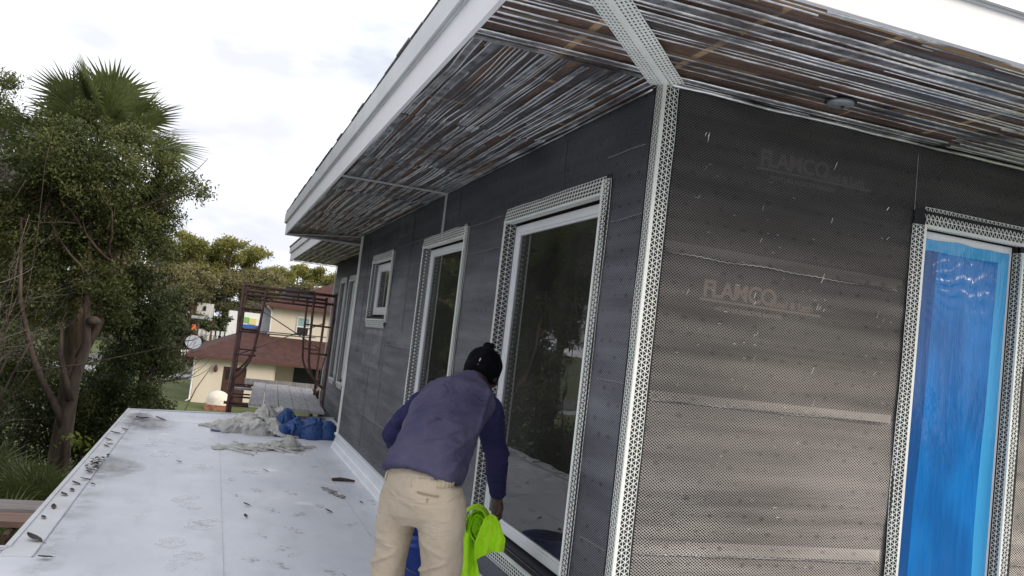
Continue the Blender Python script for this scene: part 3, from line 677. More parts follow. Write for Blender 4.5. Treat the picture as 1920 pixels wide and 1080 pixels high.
# control joints + far hip strips
mb = MB(); mb.box(-.86, -.002, 3.435, 3.462, Z-.018, Z-.008); mb.box(-.020, -.006, 3.435, 3.455, 2.29, Z-.019); mb.build('control_joint', M['joint'], house)
mb = MB()
def strip(a, b, w_, z_):
    a = Vector(a); b = Vector(b); d = (b-a).normalized(); n_ = Vector((-d.y, d.x, 0))*w_
    for s_ in (1,): mb.quad(tuple(a-n_)+(z_,) if False else (a.x-n_.x, a.y-n_.y, z_), (b.x-n_.x, b.y-n_.y, z_), (b.x+n_.x, b.y+n_.y, z_), (a.x+n_.x, a.y+n_.y, z_))
strip((-.85, 8.62, 0), (0, 7.62, 0), .03, Z-.014); strip((-.86, 8.66, 0), (.6, 8.66, 0), .04, Z-.016); mb.build('control_joint', M['joint'], house)
# junction cover plate
mb = MB(); mb.lathe([(0, -.012), (.050, -.012), (.054, -.008), (.054, 0)], (.672, -.245, Z-.006), 32); mb.lathe([(0, -.016), (.006, -.016), (.006, -.012)], (.648, -.245, Z-.004), 8)
mb.lathe([(0, -.016), (.006, -.016), (.006, -.012)], (.696, -.235, Z-.004), 8); mb.build('round_cover_plate', M['galv_dark'], house, True); P_ = MB(); P_.lathe([(0, -.002), (.064, -.002), (.064, 0)], (.672, -.245, Z-.0045), 32); P_.lathe([(0, -.0165), (.008, -.0165), (.008, -.012)], (.688, -.240, Z-.007), 8); P_.build('cover_gasket', M['dark'], bpy.data.objects['round_cover_plate'], True)
# fascia
def fascia_x(x, y0, y1, parent, sgn=-1):
    mb = MB(); mb.box(x, x+.02, y0, y1, Z-.022, Z+.128); mb.build('fascia', M['fascia'], parent)
    mb = MB(); mb.box(x-.026, x-.002, y0-.02, y1+.02, Z+.136, Z+.262); mb.box(x-.012, x+.02, y0, y1, Z+.1285, Z+.1355); mb.build('drip_edge', M['drip'], parent)
fascia_x(-.87, -.95, 8.72, house)
MB().box(-.87, 6.2, -.972, -.952, Z-.022, Z+.128).build('fascia', M['fascia'], house); MB().box(-.85, .8, 8.722, 8.742, Z-.022, Z+.128).build('fascia', M['fascia'], house)
mb = MB(); mb.box(-.898, 6.2, -1.000, -.974, Z+.136, Z+.262); mb.box(-.86, 6.2, -.984, -.9525, Z+.1285, Z+.1355); mb.build('drip_edge', M['drip'], house)
# roof
mb = MB(); e0, e1, n0, n1, zt = -.890, 7.4, -1.01, 8.80, Z+.264; sl = .38; hx = (e1-e0)/2; rz = zt+hx*sl
a, b, c, d = (e0, n0, zt), (e1, n0, zt), (e1, n1, zt), (e0, n1, zt); p, q = (e0+hx, n0+hx, rz), (e0+hx, n1-hx, rz)
up = lambda P: (P[0], P[1], P[2]+.012)
for dz in (0, .012):
    A, B, Cc, Dd, Pp, Qq = [(v_[0], v_[1], v_[2]+dz) for v_ in (a, b, c, d, p, q)]
    mb.quad(A, B, Pp); mb.quad(B, Cc, Qq, Pp); mb.quad(Cc, Dd, Qq); mb.quad(Dd, A, Pp, Qq)
for s_, t_ in ((a, b), (b, c), (c, d), (d, a)): mb.quad(s_, t_, up(t_), up(s_))
rn = random.Random(2); y = n0
while y < n1-.2:   # serrated shingle ends along the side eave
    l_ = rn.uniform(.18, .36); o_ = rn.uniform(0, .014); mb.box(e0-.004-o_*.7, e0+.06, y, y+l_-.012, zt+.013, zt+.019+o_*.3); y += l_
mb.build('roof', M['shingle'], house)
# --- recessed far wing
mb = MB()
for a_, b_, c_, d_ in wall_grid(7.62, 12.9, -3.1, Z, [(10.35, 10.95, .62, 2.27), (11.35, 11.95, .62, 2.27)]): mb.box(.412, .5, a_, b_, c_, d_)
mb.box(.10, .5, 7.56, 7.62, .0, Z)
wc = mb.build('far_wing_wall', M['paper_a'], house)
mb = MB(); lath_layer(mb, 'x', .403, wall_grid(7.62, 12.9, -3.0, Z, [(10.35, 10.95, .62, 2.27), (11.35, 11.95, .62, 2.27)]), .003, 3.); mb.build('wire_lath', M['lath_a'], wc)
for k, (a_, b_) in enumerate(((10.35, 10.95), (11.35, 11.95))):
    wn = window_x(house, .4, a_, b_, .62, 2.27, 60+5*k, fw=.05)
    wn['label'] = ('nearer' if k == 0 else 'farther')+' narrow window on the recessed far wing'
mb = MB(); perf(mb, (.385, 12.9, -1), (0, 0, 3.6), Vector((.14, -.99, 0)).normalized(), seed=70, k=.6, rows=2); bead_obj(mb, 'corner_bead', house)
mb = MB(); mb.box(-.36, .41, 8.8, 13.9, Z+.012, Z+.022); mb.box(.41, 3, 8.8, 13.9, Z+.012, Z+.022); s2 = mb.build('soffit', M['ply'], house)
MB().box(-.36, .40, 8.8, 13.9, Z+.002, Z+.003).build('ribbed_lath', M['sof_a'], s2)
bands('y', 7, -.35, .38, 8.8, 13.8, 14, s2, .02)
MB().box(-.36, .40, 11.6, 11.64, Z-.018, Z-.008).build('control_joint', M['joint'], house); MB().box(-.36, .5, 13.82, 13.88, Z-.016, Z-.006).build('control_joint', M['joint'], house)
fascia_x(-.38, 8.78, 13.95, house)
mb = MB(); mb.quad((-.42, 8.8, Z+.27), (3.5, 8.8, Z+1.6), (3.5, 14.0, Z+1.6), (-.42, 14.0, Z+.27)); mb.quad((-.42, 14, Z+.27), (3.5, 14, Z+1.6), (3.5, 14, Z+.27)); o = mb.build('roof', M['shingle'], house); sm = o.modifiers.new('t', 'SOLIDIFY'); sm.thickness = .03
# lower storey and back walls
mb = MB(); mb.box(-2.50, .39, -6, 9.6, -3.1, -.16); mb.box(.14, 6, .12, .2, -3.1, -.12); mb.box(5.9, 6, .2, 12.8, -3.1, -.1); mb.box(.6, 5.9, 12.8, 12.9, -3.1, .6)
mb.box(.4, 2.05, 7.40, 7.5, -.1, Z-.02); mb.box(2.55, 5.9, 7.40, 7.5, -.1, Z-.02); mb.box(2.05, 2.55, 7.40, 7.5, -.1, 1.55); mb.box(2.05, 2.55, 7.40, 7.5, 1.86, Z-.02)
mb.build('lower_storey', M['stucco'], house)
# ==================================================================== DECK AND GROUND
def poly(name, pts, z, mat, th=0.0):
    mb = MB(); mb.quad(*[(x, y, z) for x, y in pts]); return mb.build(name, M[mat])
FY = lambda x: 9.87+(x+2.556)*.331
deck = MB()
pts = [(-7, -7), (3.5, -7), (3.5, -.0), (.39, -.0), (.39, FY(.39)), (-2.545, FY(-2.545)), (-2.545, 2.56), (-7, 2.56)]
deck.quad(*[(x, y, 0) for x, y in pts]); deck.quad(*[(x, y, -.10) for x, y in pts][::-1])
for (a, b) in zip(pts, pts[1:]+pts[:1]): deck.quad((*a, -.10), (*b, -.10), (*b, 0), (*a, 0))
dk = deck.build('deck', M['deck']); tag(dk, kind='structure')
mb = MB()
mb.box(-2.56, -2.405, 2.40, 9.93, .0005, .006); mb.box(-2.575, -2.545, 2.57, 9.93, -.12, .016); mb.box(-7, -2.56, 2.545, 2.575, -.12, .016); mb.box(-7, -2.575, 2.43, 2.545, .0005, .005)
Mx = Matrix.Translation((-2.556, 9.87, 0)) @ Matrix.Rotation(math.atan(.331), 4, 'Z'); mb.box(-.01, 3.12, -.02, .02, -.12, .017, Mx)
e = mb.build('deck_edging', M['edge']); tag(e, kind='structure')
mb = MB(); mb.box(-1.370, -1.366, -1, 9.9, .0005, .002); mb.box(-.335, -.329, .5, 9.9, .0005, .0025); mb.box(-2.40, .38, 8.9, 8.905, .0005, .0025); mb.box(-2.404, -2.396, 2.4, 9.8, .0065, .008)
tag(mb.build('deck_seam', M['seam']), kind='structure')
g = MB(); g.quad((-700, -300, -3.1), (700, -300, -3.1), (700, 900, -3.1), (-700, 900, -3.1)); tag(g.build('ground', M['grass']), kind='structure')
def blob_sheet(name, cx, cy, rx, ry, z, mat, seed, n=40, **kw):
    mb = MB(); P = []
    for j in range(n):
        t = 2*math.pi*j/n; k = 1+.45*noise.noise(Vector((math.cos(t)*1.5+seed, math.sin(t)*1.5, seed)))+.2*noise.noise(Vector((math.cos(t)*5+seed, math.sin(t)*5, seed)))
        P.append((cx+rx*k*math.cos(t), cy+ry*k*math.sin(t), z))
    mb.quad(*P); return mb.build(name, M[mat])
for args in ((-2.14, 8.45, .42, .75, 1), (-2.28, 5.45, .26, .55, 2), (-2.35, 9.2, .22, .55, 3)):
    o = blob_sheet('puddle', *args[:4], .0095, 'puddle', args[4]); tag(o, kind='structure')
for x, y, sx, sy, z_ in ((-60, 60, 200, 12, 0),): tag(poly('road', [(-200, 62), (200, 62), (200, 74), (-200, 74)], -3.085, 'asphalt'), kind='structure')
tag(poly('pavement', [(-60, 56), (60, 56), (60, 60), (-60, 60)], -3.09, 'dish'), kind='structure')
def mat_mark(name, col, lo, hi, sc):
    t = NT(name); k = t.ramp(t.noise(t.coord(), sc, 5, .7), [(lo, 0.), (hi, 1.)]); sh = t.pbr(col, .6); tr = t.n('ShaderNodeBsdfTransparent'); ms = t.n('ShaderNodeMixShader')
    t.l(k, ms.inputs[0]); t.l(tr.outputs[0], ms.inputs[1]); t.l(sh, ms.inputs[2]); return t.done(ms.outputs[0])
M['pale'] = mat_mark('pale scuff', (.86, .86, .87), .40, .75, 9); M['print'] = mat_mark('muddy footprint', (.42, .42, .43), .48, .76, 19)
def marks(name, mat, lst, seed, rx, ry, z):
    g_ = random.Random(seed); mb = MB()
    for x, y in lst:
        a0 = g_.uniform(-.6, .6); n_ = 18; kx, ky = g_.uniform(.7, 1.3)*rx, g_.uniform(.7, 1.3)*ry; P_ = []
        for j in range(n_):
            t_ = 2*math.pi*j/n_; k_ = 1+.35*noise.noise(Vector((math.cos(t_)*1.6+x*9, math.sin(t_)*1.6+y*7, seed))); u_, v_ = kx*k_*math.cos(t_), ky*k_*math.sin(t_); P_.append((x+u_*math.cos(a0)-v_*math.sin(a0), y+u_*math.sin(a0)+v_*math.cos(a0), z))
        mb.quad(*P_)
    tag(mb.build(name, M[mat]), kind='structure')
marks('deck_scuffs', 'pale', [(-2.09, 6.81), (-1.9, 6.42), (-1.94, 6.13), (-1.54, 5.67), (-1.61, 3.92), (-1.65, 4.17), (-1.53, 3.27), (-1.45, 3.41), (-1.63, 2.35), (-1.68, 2.81), (-1.57, 2.52), (-2.04, 7.15), (-1.88, 7.07), (-1.11, 7.24), (-1.09, 5.53), (-1.63, 6.8)], 3, .08, .13, .0036)
marks('deck_footprints', 'print', [(-0.42, 6.04), (-0.42, 3.53), (-0.88, 3.25), (-1.0, 2.73), (-0.93, 2.6), (-1.04, 2.36), (-1.12, 3.05), (-0.99, 3.87), (-1.25, 4.39), (-1.27, 5.07), (-0.12, 4.36), (-0.45, 6.72), (-0.73, 2.22), (-0.79, 4.6), (-0.59, 4.11), (-1.21, 2.46), (-0.79, 3.78), (-1.08, 4.64)], 4, .045, .095, .0040)
# leaves and scraps on the deck
def leaf_mesh(l_, w_, seed):
    mb = MB(); n = 7; rn = random.Random(seed); ba = len(mb.v)
    for i in range(n+1):
        t = i/n; ww = w_*math.sin(math.pi*min(.98, max(.03, t)))**.8; zc = .004+.010*t*t+rn.uniform(0, .003)
        mb.v += [(-ww, (t-.5)*l_, zc+.006), (0, (t-.5)*l_, zc), (ww, (t-.5)*l_, zc+.006)]
    for i in range(n):
        for j in range(2): b = i*3+j; mb.f.append((b, b+1, b+4, b+3))
    mb.tube([(0, -.5*l_, .005), (.003, -.5*l_-.02, .006)], .0012, 4)
    o = mb.build('fallen_leaf', M['deadleaf']); return o
lf = [(-2.455, 2.74, .9, 1.5), (-2.50, 3.31, .4, .8), (-2.49, 3.62, .2, .9), (-2.49, 4.05, .6, 1.0), (-2.46, 4.22, .3, .9), (-2.47, 4.48, .9, 1.0), (-2.43, 4.68, 1.9, .9), (-2.44, 5.0, 1.0, .8), (-2.39, 5.9, .2, .9), (-2.47, 6.45, .8, .9), (-2.46, 6.62, 2.1, .9), (-2.50, 6.9, .9, 1.0), (-2.48, 7.4, 1.3, 1.3), (-2.42, 7.75, .8, 1.2), (-2.31, 8.9, 1.6, 1.8), (-2.10, 8.95, 1.2, 1.6),
      (-2.62, 2.50, .9, 1.2), (-2.33, 2.36, 1.9, .9), (-2.35, 4.5, .6, .7), (-1.18, 4.0, .9, .8), (-1.20, 3.6, .2, .7), (-1.75, 5.8, .8, .8), (-.95, 5.6, 1.2, .7), (-.55, 3.9, .9, .8), (-.22, 4.3, .4, .6)]
lp = leaf_mesh(.085, .02, 1)
for i, (x, y, rz, s_) in enumerate(lf):
    o = lp if i == 0 else dup(lp)
    o.location = (x, y, .007); o.rotation_euler = (random.Random(i).uniform(-.15, .15), 0, rz); o.scale = (s_,)*3
    if i < 16: tag(o, 'dark wet leaf lying on the deck edging strip on the left', 'leaf', 'fallen leaves along the deck edge')
    else: tag(o, 'small dark leaf scrap lying on the white deck surface', 'leaf', 'leaf scraps on the deck')
rn = random.Random(8); mb = MB()
for i in range(60):
    a_ = rn.uniform(0, 6.28); rr = rn.random()**.6; x = -2.43+rr*.07*math.cos(a_); y = 5.35+rr*.42*math.sin(a_); h_ = rn.uniform(0, .02)
    q = [(x+rn.uniform(-.03, .03), y+rn.uniform(-.03, .03), .010+h_+rn.uniform(0, .02)) for _ in range(4)]; mb.quad(*q)
tag(mb.build('leaf_clump', M['deadleaf']), 'soggy clump of black leaves beside the small puddle', 'leaves')
mb = MB(); mb.tube([(-.34, 5.30, .016), (-.26, 5.32, .018), (-.19, 5.30, .018), (-.12, 5.29, .014)], [.014, .020, .016, .010], 6); tag(mb.build('wood_scrap', M['wood']), 'dark brown splinter of wood lying on the deck', 'wood scrap')
mb = MB(); rn = random.Random(4)
for i in range(26):
    t = rn.random(); mb.ball((-.46+.12*t+rn.uniform(-.03, .03), 4.92-.42*t+rn.uniform(-.03, .03), .006), rn.uniform(.012, .03), rn.uniform(.015, .035), rn.uniform(.004, .011), 5)
tag(mb.build('mortar_crumbs', M['mud'], None, True), 'grey dried mortar splat on the deck near the wood scrap', 'mortar')
# planks at the left, on a support frame
mb = MB(); mb.box(-6.2, -2.585, 3.72, 4.02, -.075, -.035); tag(mb.build('scaffold_plank', M['plankx']), 'grey plank beyond the deck edge, the farther of two at far left', 'plank')
mb = MB(); mb.box(-6.2, -2.59, 3.40, 3.66, -.085, -.045); tag(mb.build('scaffold_plank', M['redplank']), 'reddish brown plank beyond the deck edge, nearest at far left', 'plank')
t = thing('trestle', 'low steel trestle under the two planks at far left', 'trestle', (-5.5, 3.7, -3.1))
for x_ in (-5.5, -2.7):
    mb = MB(); mb.tube([(x_, 3.3, -3.1), (x_, 3.3, -.11)], .022); mb.tube([(x_, 4.15, -3.1), (x_, 4.15, -.11)], .022); mb.tube([(x_, 3.25, -.112), (x_, 4.2, -.112)], .022); mb.build('frame', M['rust'], t)
# ==================================================================== SCAFFOLD
sc = thing('scaffold', 'rusty tubular scaffold tower standing just past the far end of the deck', 'scaffold', (-.5, 12, -3.1))
def arc(p0, p1, p2, n=7):
    p0, p1, p2 = map(Vector, (p0, p1, p2)); return [tuple((1-t)**2*p0 + 2*t*(1-t)*p1 + t*t*p2) for t in [i/n for i in range(n+1)]]
def end_frame(y, xl, xr, zt, zb, mat, k=1.0, parent=sc):
    mb = MB(); r_ = .024
    mb.tube([(xl, y, zb), (xl, y, zt+.03)], r_); mb.tube([(xr, y, zb), (xr, y, zt+.03)], r_)
    mb.tube([(xl, y, zt-.02), (xr, y, zt-.02)], r_)
    il, ir = xl+.345*k, xr-.35*k
    mb.tube([(il, y, zt-.02), (il-.03, y, 1.35)] + arc((il-.07, y, .95), (il-.12, y, .65), (xl+.02, y, .48)), r_*.85)
    mb.tube([(ir, y, zt-.02), (ir+.02, y, 1.2)] + arc((ir+.05, y, .85), (ir+.10, y, .60), (xr-.02, y, .45)), r_*.85)
    for z_ in (1.60, 1.24, .87, .20, .06, -.3): mb.tube([(xl, y, z_), (il-.03, y, z_)], r_*.62)
    for z_ in (1.45, 1.0): mb.tube([(ir+.02, y, z_), (xr, y, z_)], r_*.62)
    for x_ in (xl+.85*k,): mb.tube([(x_, y, zt-.02), (x_, y, zt-.16)], r_*.6)
    mb.tube([(xl, y, zt-.16), (xr, y, zt-.16)], r_*.8)
    for z_ in (-1.0, -2.0): mb.tube([(xl, y, z_), (xr, y, z_)], r_*.7)
    return mb.build('end_frame', M[mat], parent, True)
end_frame(11.0, -1.235, .215, 1.985, -3.1, 'rust'); end_frame(13.1, -1.13, .32, 1.96, -3.1, 'rust')
for a, b in (((-1.15, 13.14, 1.78), (.36, 13.14, 1.0)), ((-1.15, 13.16, .75), (.36, 13.16, 1.52)), ((-1.13, 13.12, 1.22), (.4, 13.12, 1.25)), ((-1.235, 11.04, 1.22), (.2, 13.06, 1.22)),
             ((-1.27, 11.0, 1.6), (-1.16, 13.1, .3)), ((-1.27, 11.0, .3), (-1.16, 13.1, 1.6)), ((.245, 11.0, 1.6), (.35, 13.1, .3)), ((-1.235, 11.0, -.6), (-1.13, 13.1, -2.2)), ((.215, 11.0, -.6), (.32, 13.1, -2.2))):
    MB().tube([a, b], .011, 6).build('cross_brace', M['steel'], sc, True)
pk = None
for i in range(5):
    mb = MB(); x0 = -.955+i*.2235; rn = random.Random(i)
    Mx = Matrix.Translation((x0, 10.50-i*.075, .118)) @ Matrix.Rotation(-.062, 4, 'Z')
    ys = frange(0, 4.55+rn.uniform(-.1, .05), .5)
    for a, b in zip(ys, ys[1:]): mb.box(0, .2205, a, b, 0, .04, Mx)
    o = mb.build('scaffold_plank', M['plank'])
    tag(o, ['leftmost of the five grey planks laid side by side on the scaffold', 'second from left of the five grey planks laid on the scaffold', 'middle one of the five grey planks laid on the scaffold', 'second from right of the five grey planks laid on the scaffold', 'rightmost of the five grey planks on the scaffold, nearest the house'][i], 'plank')
# ledger under planks
MB().tube([(-1.3, 11.06, .092), (.28, 11.06, .092)], .024).build('end_frame', M['rust'], sc, True); MB().tube([(-1.2, 14.9, .092), (.6, 14.9, .092)], .024).build('end_frame', M['rust'], sc, True)
MB().tube([(-1.13, 14.9, -3.1), (-1.13, 14.9, .12)], .024).build('end_frame', M['rust'], sc, True); MB().tube([(.5, 14.9, -3.1), (.5, 14.9, .12)], .024).build('end_frame', M['rust'], sc, True)
Mx = Matrix.Translation((-.86, 15.2, .12)) @ Matrix.Rotation(.03, 4, 'Z'); mb = MB(); mb.box(0, 1.65, 0, .045, -.03, .085, Mx); mb.box(0, .04, -.35, 0, -.055, -.03, Mx); tag(mb.build('toe_board', M['plank']), 'grey board standing on edge across the far end of the planks', 'board')
mb = MB(); mb.box(-1.15, .45, 14.0, 14.3, .06, .10); tag(mb.build('scaffold_plank', M['plank']), 'pale plank crossing beneath the five scaffold planks', 'plank')
# ==================================================================== TARPS
def heap(name, cx, cy, rx, ry, bumps, mat, seed, wr=.05, n=110, fold=(5, 9), foot=.02, label='', cat='', rot=0):
    """crumpled cloth heap: summed mounds with sharp folds"""
    mb = MB(); ca, sa = math.cos(rot), math.sin(rot); H_ = {}
    nx, ny = n, int(n*ry/rx)+8
    for i in range(nx+1):
        for j in range(ny+1):
            u_ = (i/nx*2-1); v_ = (j/ny*2-1); a = math.atan2(v_, u_)
            ed = 1+.28*noise.noise(Vector((math.cos(a)*2+seed, math.sin(a)*2, seed)))+.12*noise.noise(Vector((math.cos(a)*6+seed, math.sin(a)*6, seed)))
            rr = math.hypot(u_, v_)/ed/.86
            lx, ly = u_*rx, v_*ry; h_ = 0
            for bx, by, br, bh in bumps: h_ = max(h_, bh*math.exp(-((lx-bx)**2+(ly-by)**2)/(br*br)))+h_*.12
            w1 = noise.noise(Vector((lx*fold[0]+seed, ly*fold[0]*1.7, seed)))
            wv = Vector((lx+.12*w1, ly+.12*noise.noise(Vector((lx*4, ly*4, seed+9))), 0))
            ww = .22*noise.noise(Vector((lx*1.9, ly*2.4, seed+20))); wx, wy = wv.x+ww*.6, wv.y+ww; rg = 1-abs(noise.noise(Vector((wx*fold[0], wy*fold[1], seed+2))))*2.6; rg2 = 1-abs(noise.noise(Vector((wx*fold[0]*1.6+wy*6, wy*fold[1]*1.9, seed+5))))*2.4
            env = max(0, 1-rr**4)
            h_ = (h_ + wr*(.25+.75*min(1, h_/.1))*(rg*.8+rg2*.45) + foot)*env**.6
            ok = rr < 1; x_ = cx+ca*lx-sa*ly; y_ = cy+sa*lx+ca*ly
            ov = .10*min(1, h_/.15)*w1
            H_[i, j] = (len(mb.v), ok); mb.v.append((x_+ov*.6, y_-ov*.5, max(.004, h_ if ok else .003)))
    for i in range(nx):
        for j in range(ny):
            q = [H_[i, j], H_[i+1, j], H_[i+1, j+1], H_[i, j+1]]
            if all(k[1] for k in q): mb.f.append(tuple(k[0] for k in q))
    o = mb.build(name, M[mat], None, True); tag(o, label, cat); return o
def bundle(name, cx, cy, bumps, nt_, r0, r1, ln, ang, mat, seed, label, cat, base=.02, spread=(.6, .4), vox=.008, curl=1.6):
    """a heap of rolled and folded cloth: many soft fold rolls lying over low mounds, fused into one sheet surface"""
    g_ = random.Random(seed); mb = MB()
    def hf_(x, y):
        h_ = 0
        for bx, by, br, bh in bumps: h_ = max(h_, bh*math.exp(-((x-bx)**2+(y-by)**2)/(br*br)))
        return h_
    for bx, by, br, bh in bumps:
        mb.ball((cx+bx, cy+by, base*.4), br*.92, br*.80, bh*.88+base, 10)
    for k in range(nt_):
        bx, by, br, bh = g_.choice(bumps); x = bx+g_.gauss(0, br*.55); y = by+g_.gauss(0, br*.5); a = ang+g_.gauss(0, .55); cv = g_.gauss(0, curl); P_ = []; rr = g_.uniform(r0, r1); L_ = ln*g_.uniform(.5, 1.2)
        for i in range(12):
            z_ = hf_(x, y)*.94; P_.append((cx+x, cy+y, max(rr*.5, z_+rr*.15))); x += math.cos(a)*L_/11; y += math.sin(a)*L_/11; a += cv/11+g_.gauss(0, .14)
        mb.tube(P_, [rr*(.35+.65*math.sin(math.pi*(i+.6)/12.2)) for i in range(12)], 8)
    for k in range(nt_//4):      # thin flat hems at the rim
        a = g_.uniform(0, 6.28); bx, by, br, bh = g_.choice(bumps); x = bx+math.cos(a)*br*1.02; y = by+math.sin(a)*br*.9
        mb.ball((cx+x, cy+y, .008), g_.uniform(.05, .12), g_.uniform(.04, .08), .012, 6)
    o = mb.build(name, M[mat], None, True); q = o.modifiers.new('r', 'REMESH'); q.mode = 'VOXEL'; q.voxel_size = vox; q.use_smooth_shade = True
    q = o.modifiers.new('s', 'SMOOTH'); q.factor = .5; q.iterations = 2
    for sc_, st_ in ((.05, .020), (.02, .007)):
        tx = bpy.data.textures.new('creases', 'CLOUDS'); tx.noise_scale = sc_; tx.noise_basis = 'VORONOI_F2_F1' if sc_ > .03 else 'ORIGINAL_PERLIN'; q = o.modifiers.new('d', 'DISPLACE'); q.texture = tx; q.strength = st_; q.mid_level = .5; q.texture_coords = 'LOCAL'
    tag(o, label, cat); return o
bundle('dust_sheet', -.90, 8.50, [(-.34, -.10, .20, .15), (-.12, .10, .24, .24), (.10, .30, .22, .34), (.32, .42, .20, .32), (-.02, -.22, .20, .18), (.18, -.16, .15, .21), (-.45, .1, .14, .09)], 70, .016, .036, .42, .25, 'grime', 3, 'crumpled grey drop cloth heaped against the blue tarp', 'drop cloth')
bundle('dust_sheet', -.98, 7.05, [(.38, .14, .13, .15), (.22, .08, .14, .10), (.02, .0, .14, .06), (-.22, -.08, .12, .04), (-.38, -.14, .10, .025)], 26, .012, .026, .5, .34, 'grime', 8, 'thin grey drop cloth stretched flat in front of the heap', 'drop cloth', .012, vox=.007, curl=.9)
bundle('tarpaulin', -.32, 8.33, [(-.24, .16, .17, .35), (-.10, .02, .18, .24), (.12, .0, .22, .27), (.29, -.02, .17, .25), (-.28, -.06, .13, .15)], 22, .020, .040, .34, .5, 'tarp', 5, 'bunched dark blue tarpaulin lying at the foot of the wall', 'tarpaulin')
MB().box(-1.47, -1.32, 8.24, 8.34, .004, .012).build('blue_scrap', M['tarp']); tag(bpy.data.objects['blue_scrap'], 'flat scrap of dark blue sheeting sticking out left of the heap', 'scrap')
# ==================================================================== BUCKET
bk = thing('bucket', 'blue plastic bucket standing on the deck behind the worker\'s legs', 'bucket', (-.33, 1.82, 0))
mb = MB(); mb.lathe([(0, .004), (.130, .004), (.133, .01), (.148, .30), (.154, .302), (.154, .315), (.150, .318), (.150, .335), (.157, .338), (.157, .368), (.149, .372), (.146, .36), (.130, .02), (0, .015)], (-.33, 1.82, 0), 40); mb.build('body', M['bucket'], bk, True)
mb = MB(); mb.tube([(-.33+.158*math.cos(t), 1.82-.03-.12*math.sin(t)*.9, .33-.17*math.sin(t)) for t in [math.pi*i/14 for i in range(15)]], .0025, 6); mb.build('handle', M['steel'], bk, True)
# ==================================================================== PERSON
pp = thing('person', 'person in indigo shirt, khaki trousers and black knit hat bending toward the window', 'person', (-.65, .62, 0))
V3 = lambda *a: Vector(a)
rt = V3(.74, -.67, 0).normalized()
def ring(c, w_, d_, s_, tw=0):
    s_ = s_.normalized(); n_ = rt.cross(s_).normalized(); return (c, rt*w_, n_*d_)
spine = [V3(-.690, .600, .86), V3(-.665, .625, .93), V3(-.600, .705, 1.04), V3(-.530, .795, 1.135), V3(-.455, .885, 1.215), V3(-.405, .950, 1.262), V3(-.365, 1.000, 1.295)]
def smooth_obj(mb, name, mat, parent, vox=.010, it=6, disp=None):
    o = mb.build(name, M[mat], parent, True)
    a = o.modifiers.new('remesh', 'REMESH'); a.mode = 'VOXEL'; a.voxel_size = vox; a.use_smooth_shade = True
    if it: b = o.modifiers.new('smooth', 'SMOOTH'); b.factor = .5; b.iterations = it
    if disp:
        for k, (sc_, st_, ntp) in enumerate(disp):
            tx = bpy.data.textures.new('folds', 'CLOUDS'); tx.noise_scale = sc_; tx.noise_depth = 1; tx.noise_basis = ntp
            d = o.modifiers.new('folds', 'DISPLACE'); d.texture = tx; d.strength = st_; d.mid_level = .5; d.texture_coords = 'LOCAL'
    return o
def hand(mb, W, d, pn, s=1.0, side=1):
    d = d.normalized(); pn = (pn - d*pn.dot(d)).normalized(); ac = d.cross(pn).normalized()*side
    mb.loft([(W - d*.02, ac*.026*s, pn*.019*s), (W + d*.01, ac*.029*s, pn*.018*s), (W + d*.05*s, ac*.040*s, pn*.015*s), (W + d*.085*s, ac*.041*s, pn*.012*s), (W+d*.095*s, ac*.036*s, pn*.009*s)], 16)
    for k, (off, ln, bd) in enumerate(((.030, .92, 34), (.010, 1.0, 38), (-.011, .95, 42), (-.030, .78, 48))):
        p = W + d*.085*s + ac*off*s; P = [p - d*.02]; rr = [.0095*s]; ang = 12
        P.append(p); rr.append(.0095*s)
        for sl, ra in ((.042, .0088), (.027, .0080), (.022, .0066)):
            ang += bd; a = math.radians(ang); p = p + (d*math.cos(a) + pn*math.sin(a))*sl*ln*s; P.append(p); rr.append(ra*s)
        mb.tube(P, rr, 8)
    b = W + d*.025*s + ac*.026*s; dd = (ac*.75 + d*.55 + pn*.45).normalized(); d2 = (ac*.15 + d*.75 + pn*.7).normalized()
    mb.tube([b - dd*.01, b + dd*.03*s, b + dd*.03*s + d2*.03*s, b + dd*.03*s + d2*.03*s + (d2+pn*.4).normalized()*.024*s], [.013*s, .012*s, .0105*s, .008*s], 8)
RS, RE, RW = V3(-.325, .850, 1.195), V3(-.212, .985, .965), V3(-.152, 1.040, .735)
LS, LE, LW = V3(-.575, 1.050, 1.170), V3(-.720, 1.090, 1.010), V3(-.60, 1.24, .86)
# body: one continuous figure, mostly hidden under the clothes
mb = MB()
mb.loft([ring(spine[i], (.13, .14, .14, .15, .15, .10, .058)[i], (.09, .09, .09, .09, .085, .07, .058)[i], spine[min(i+1, 6)]-spine[max(i-1, 0)]) for i in range(7)] + [ring(V3(-.335, 1.040, 1.318), .058, .060, V3(.3, .5, .6))], 20)
hc = V3(-.298, 1.080, 1.338); hu = V3(.30, .38, .87).normalized(); hf = (V3(.60, .62, -.45) - hu*V3(.60, .62, -.45).dot(hu)).normalized(); hr = hf.cross(hu)
HM = Matrix((hr, hf, hu)).transposed()
mb.ball(hc + hu*.015, .076, .095, .105, 14, HM); mb.ball(hc - hu*.055 + hf*.028, .058, .066, .062, 12, HM)      # skull, jaw
mb.tube([hc + hf*.088 + hu*.012, hc + hf*.108 - hu*.022, hc + hf*.092 - hu*.032], [.009, .015, .011], 8)          # nose
for s_ in (-1, 1):
    mb.ball(hc + hr*.078*s_ - hf*.004 - hu*.010, .010, .018, .031, 8, HM); mb.ball(hc + hr*.031*s_ + hf*.086 + hu*.018, .013, .008, .008, 8, HM); mb.ball(hc + hr*.05*s_ + hf*.068 - hu*.012, .018, .015, .014, 8, HM)
mb.ball(hc + hf*.088 - hu*.058, .024, .011, .007, 8, HM); mb.ball(hc + hf*.086 - hu*.068, .021, .011, .007, 8, HM)   # lips
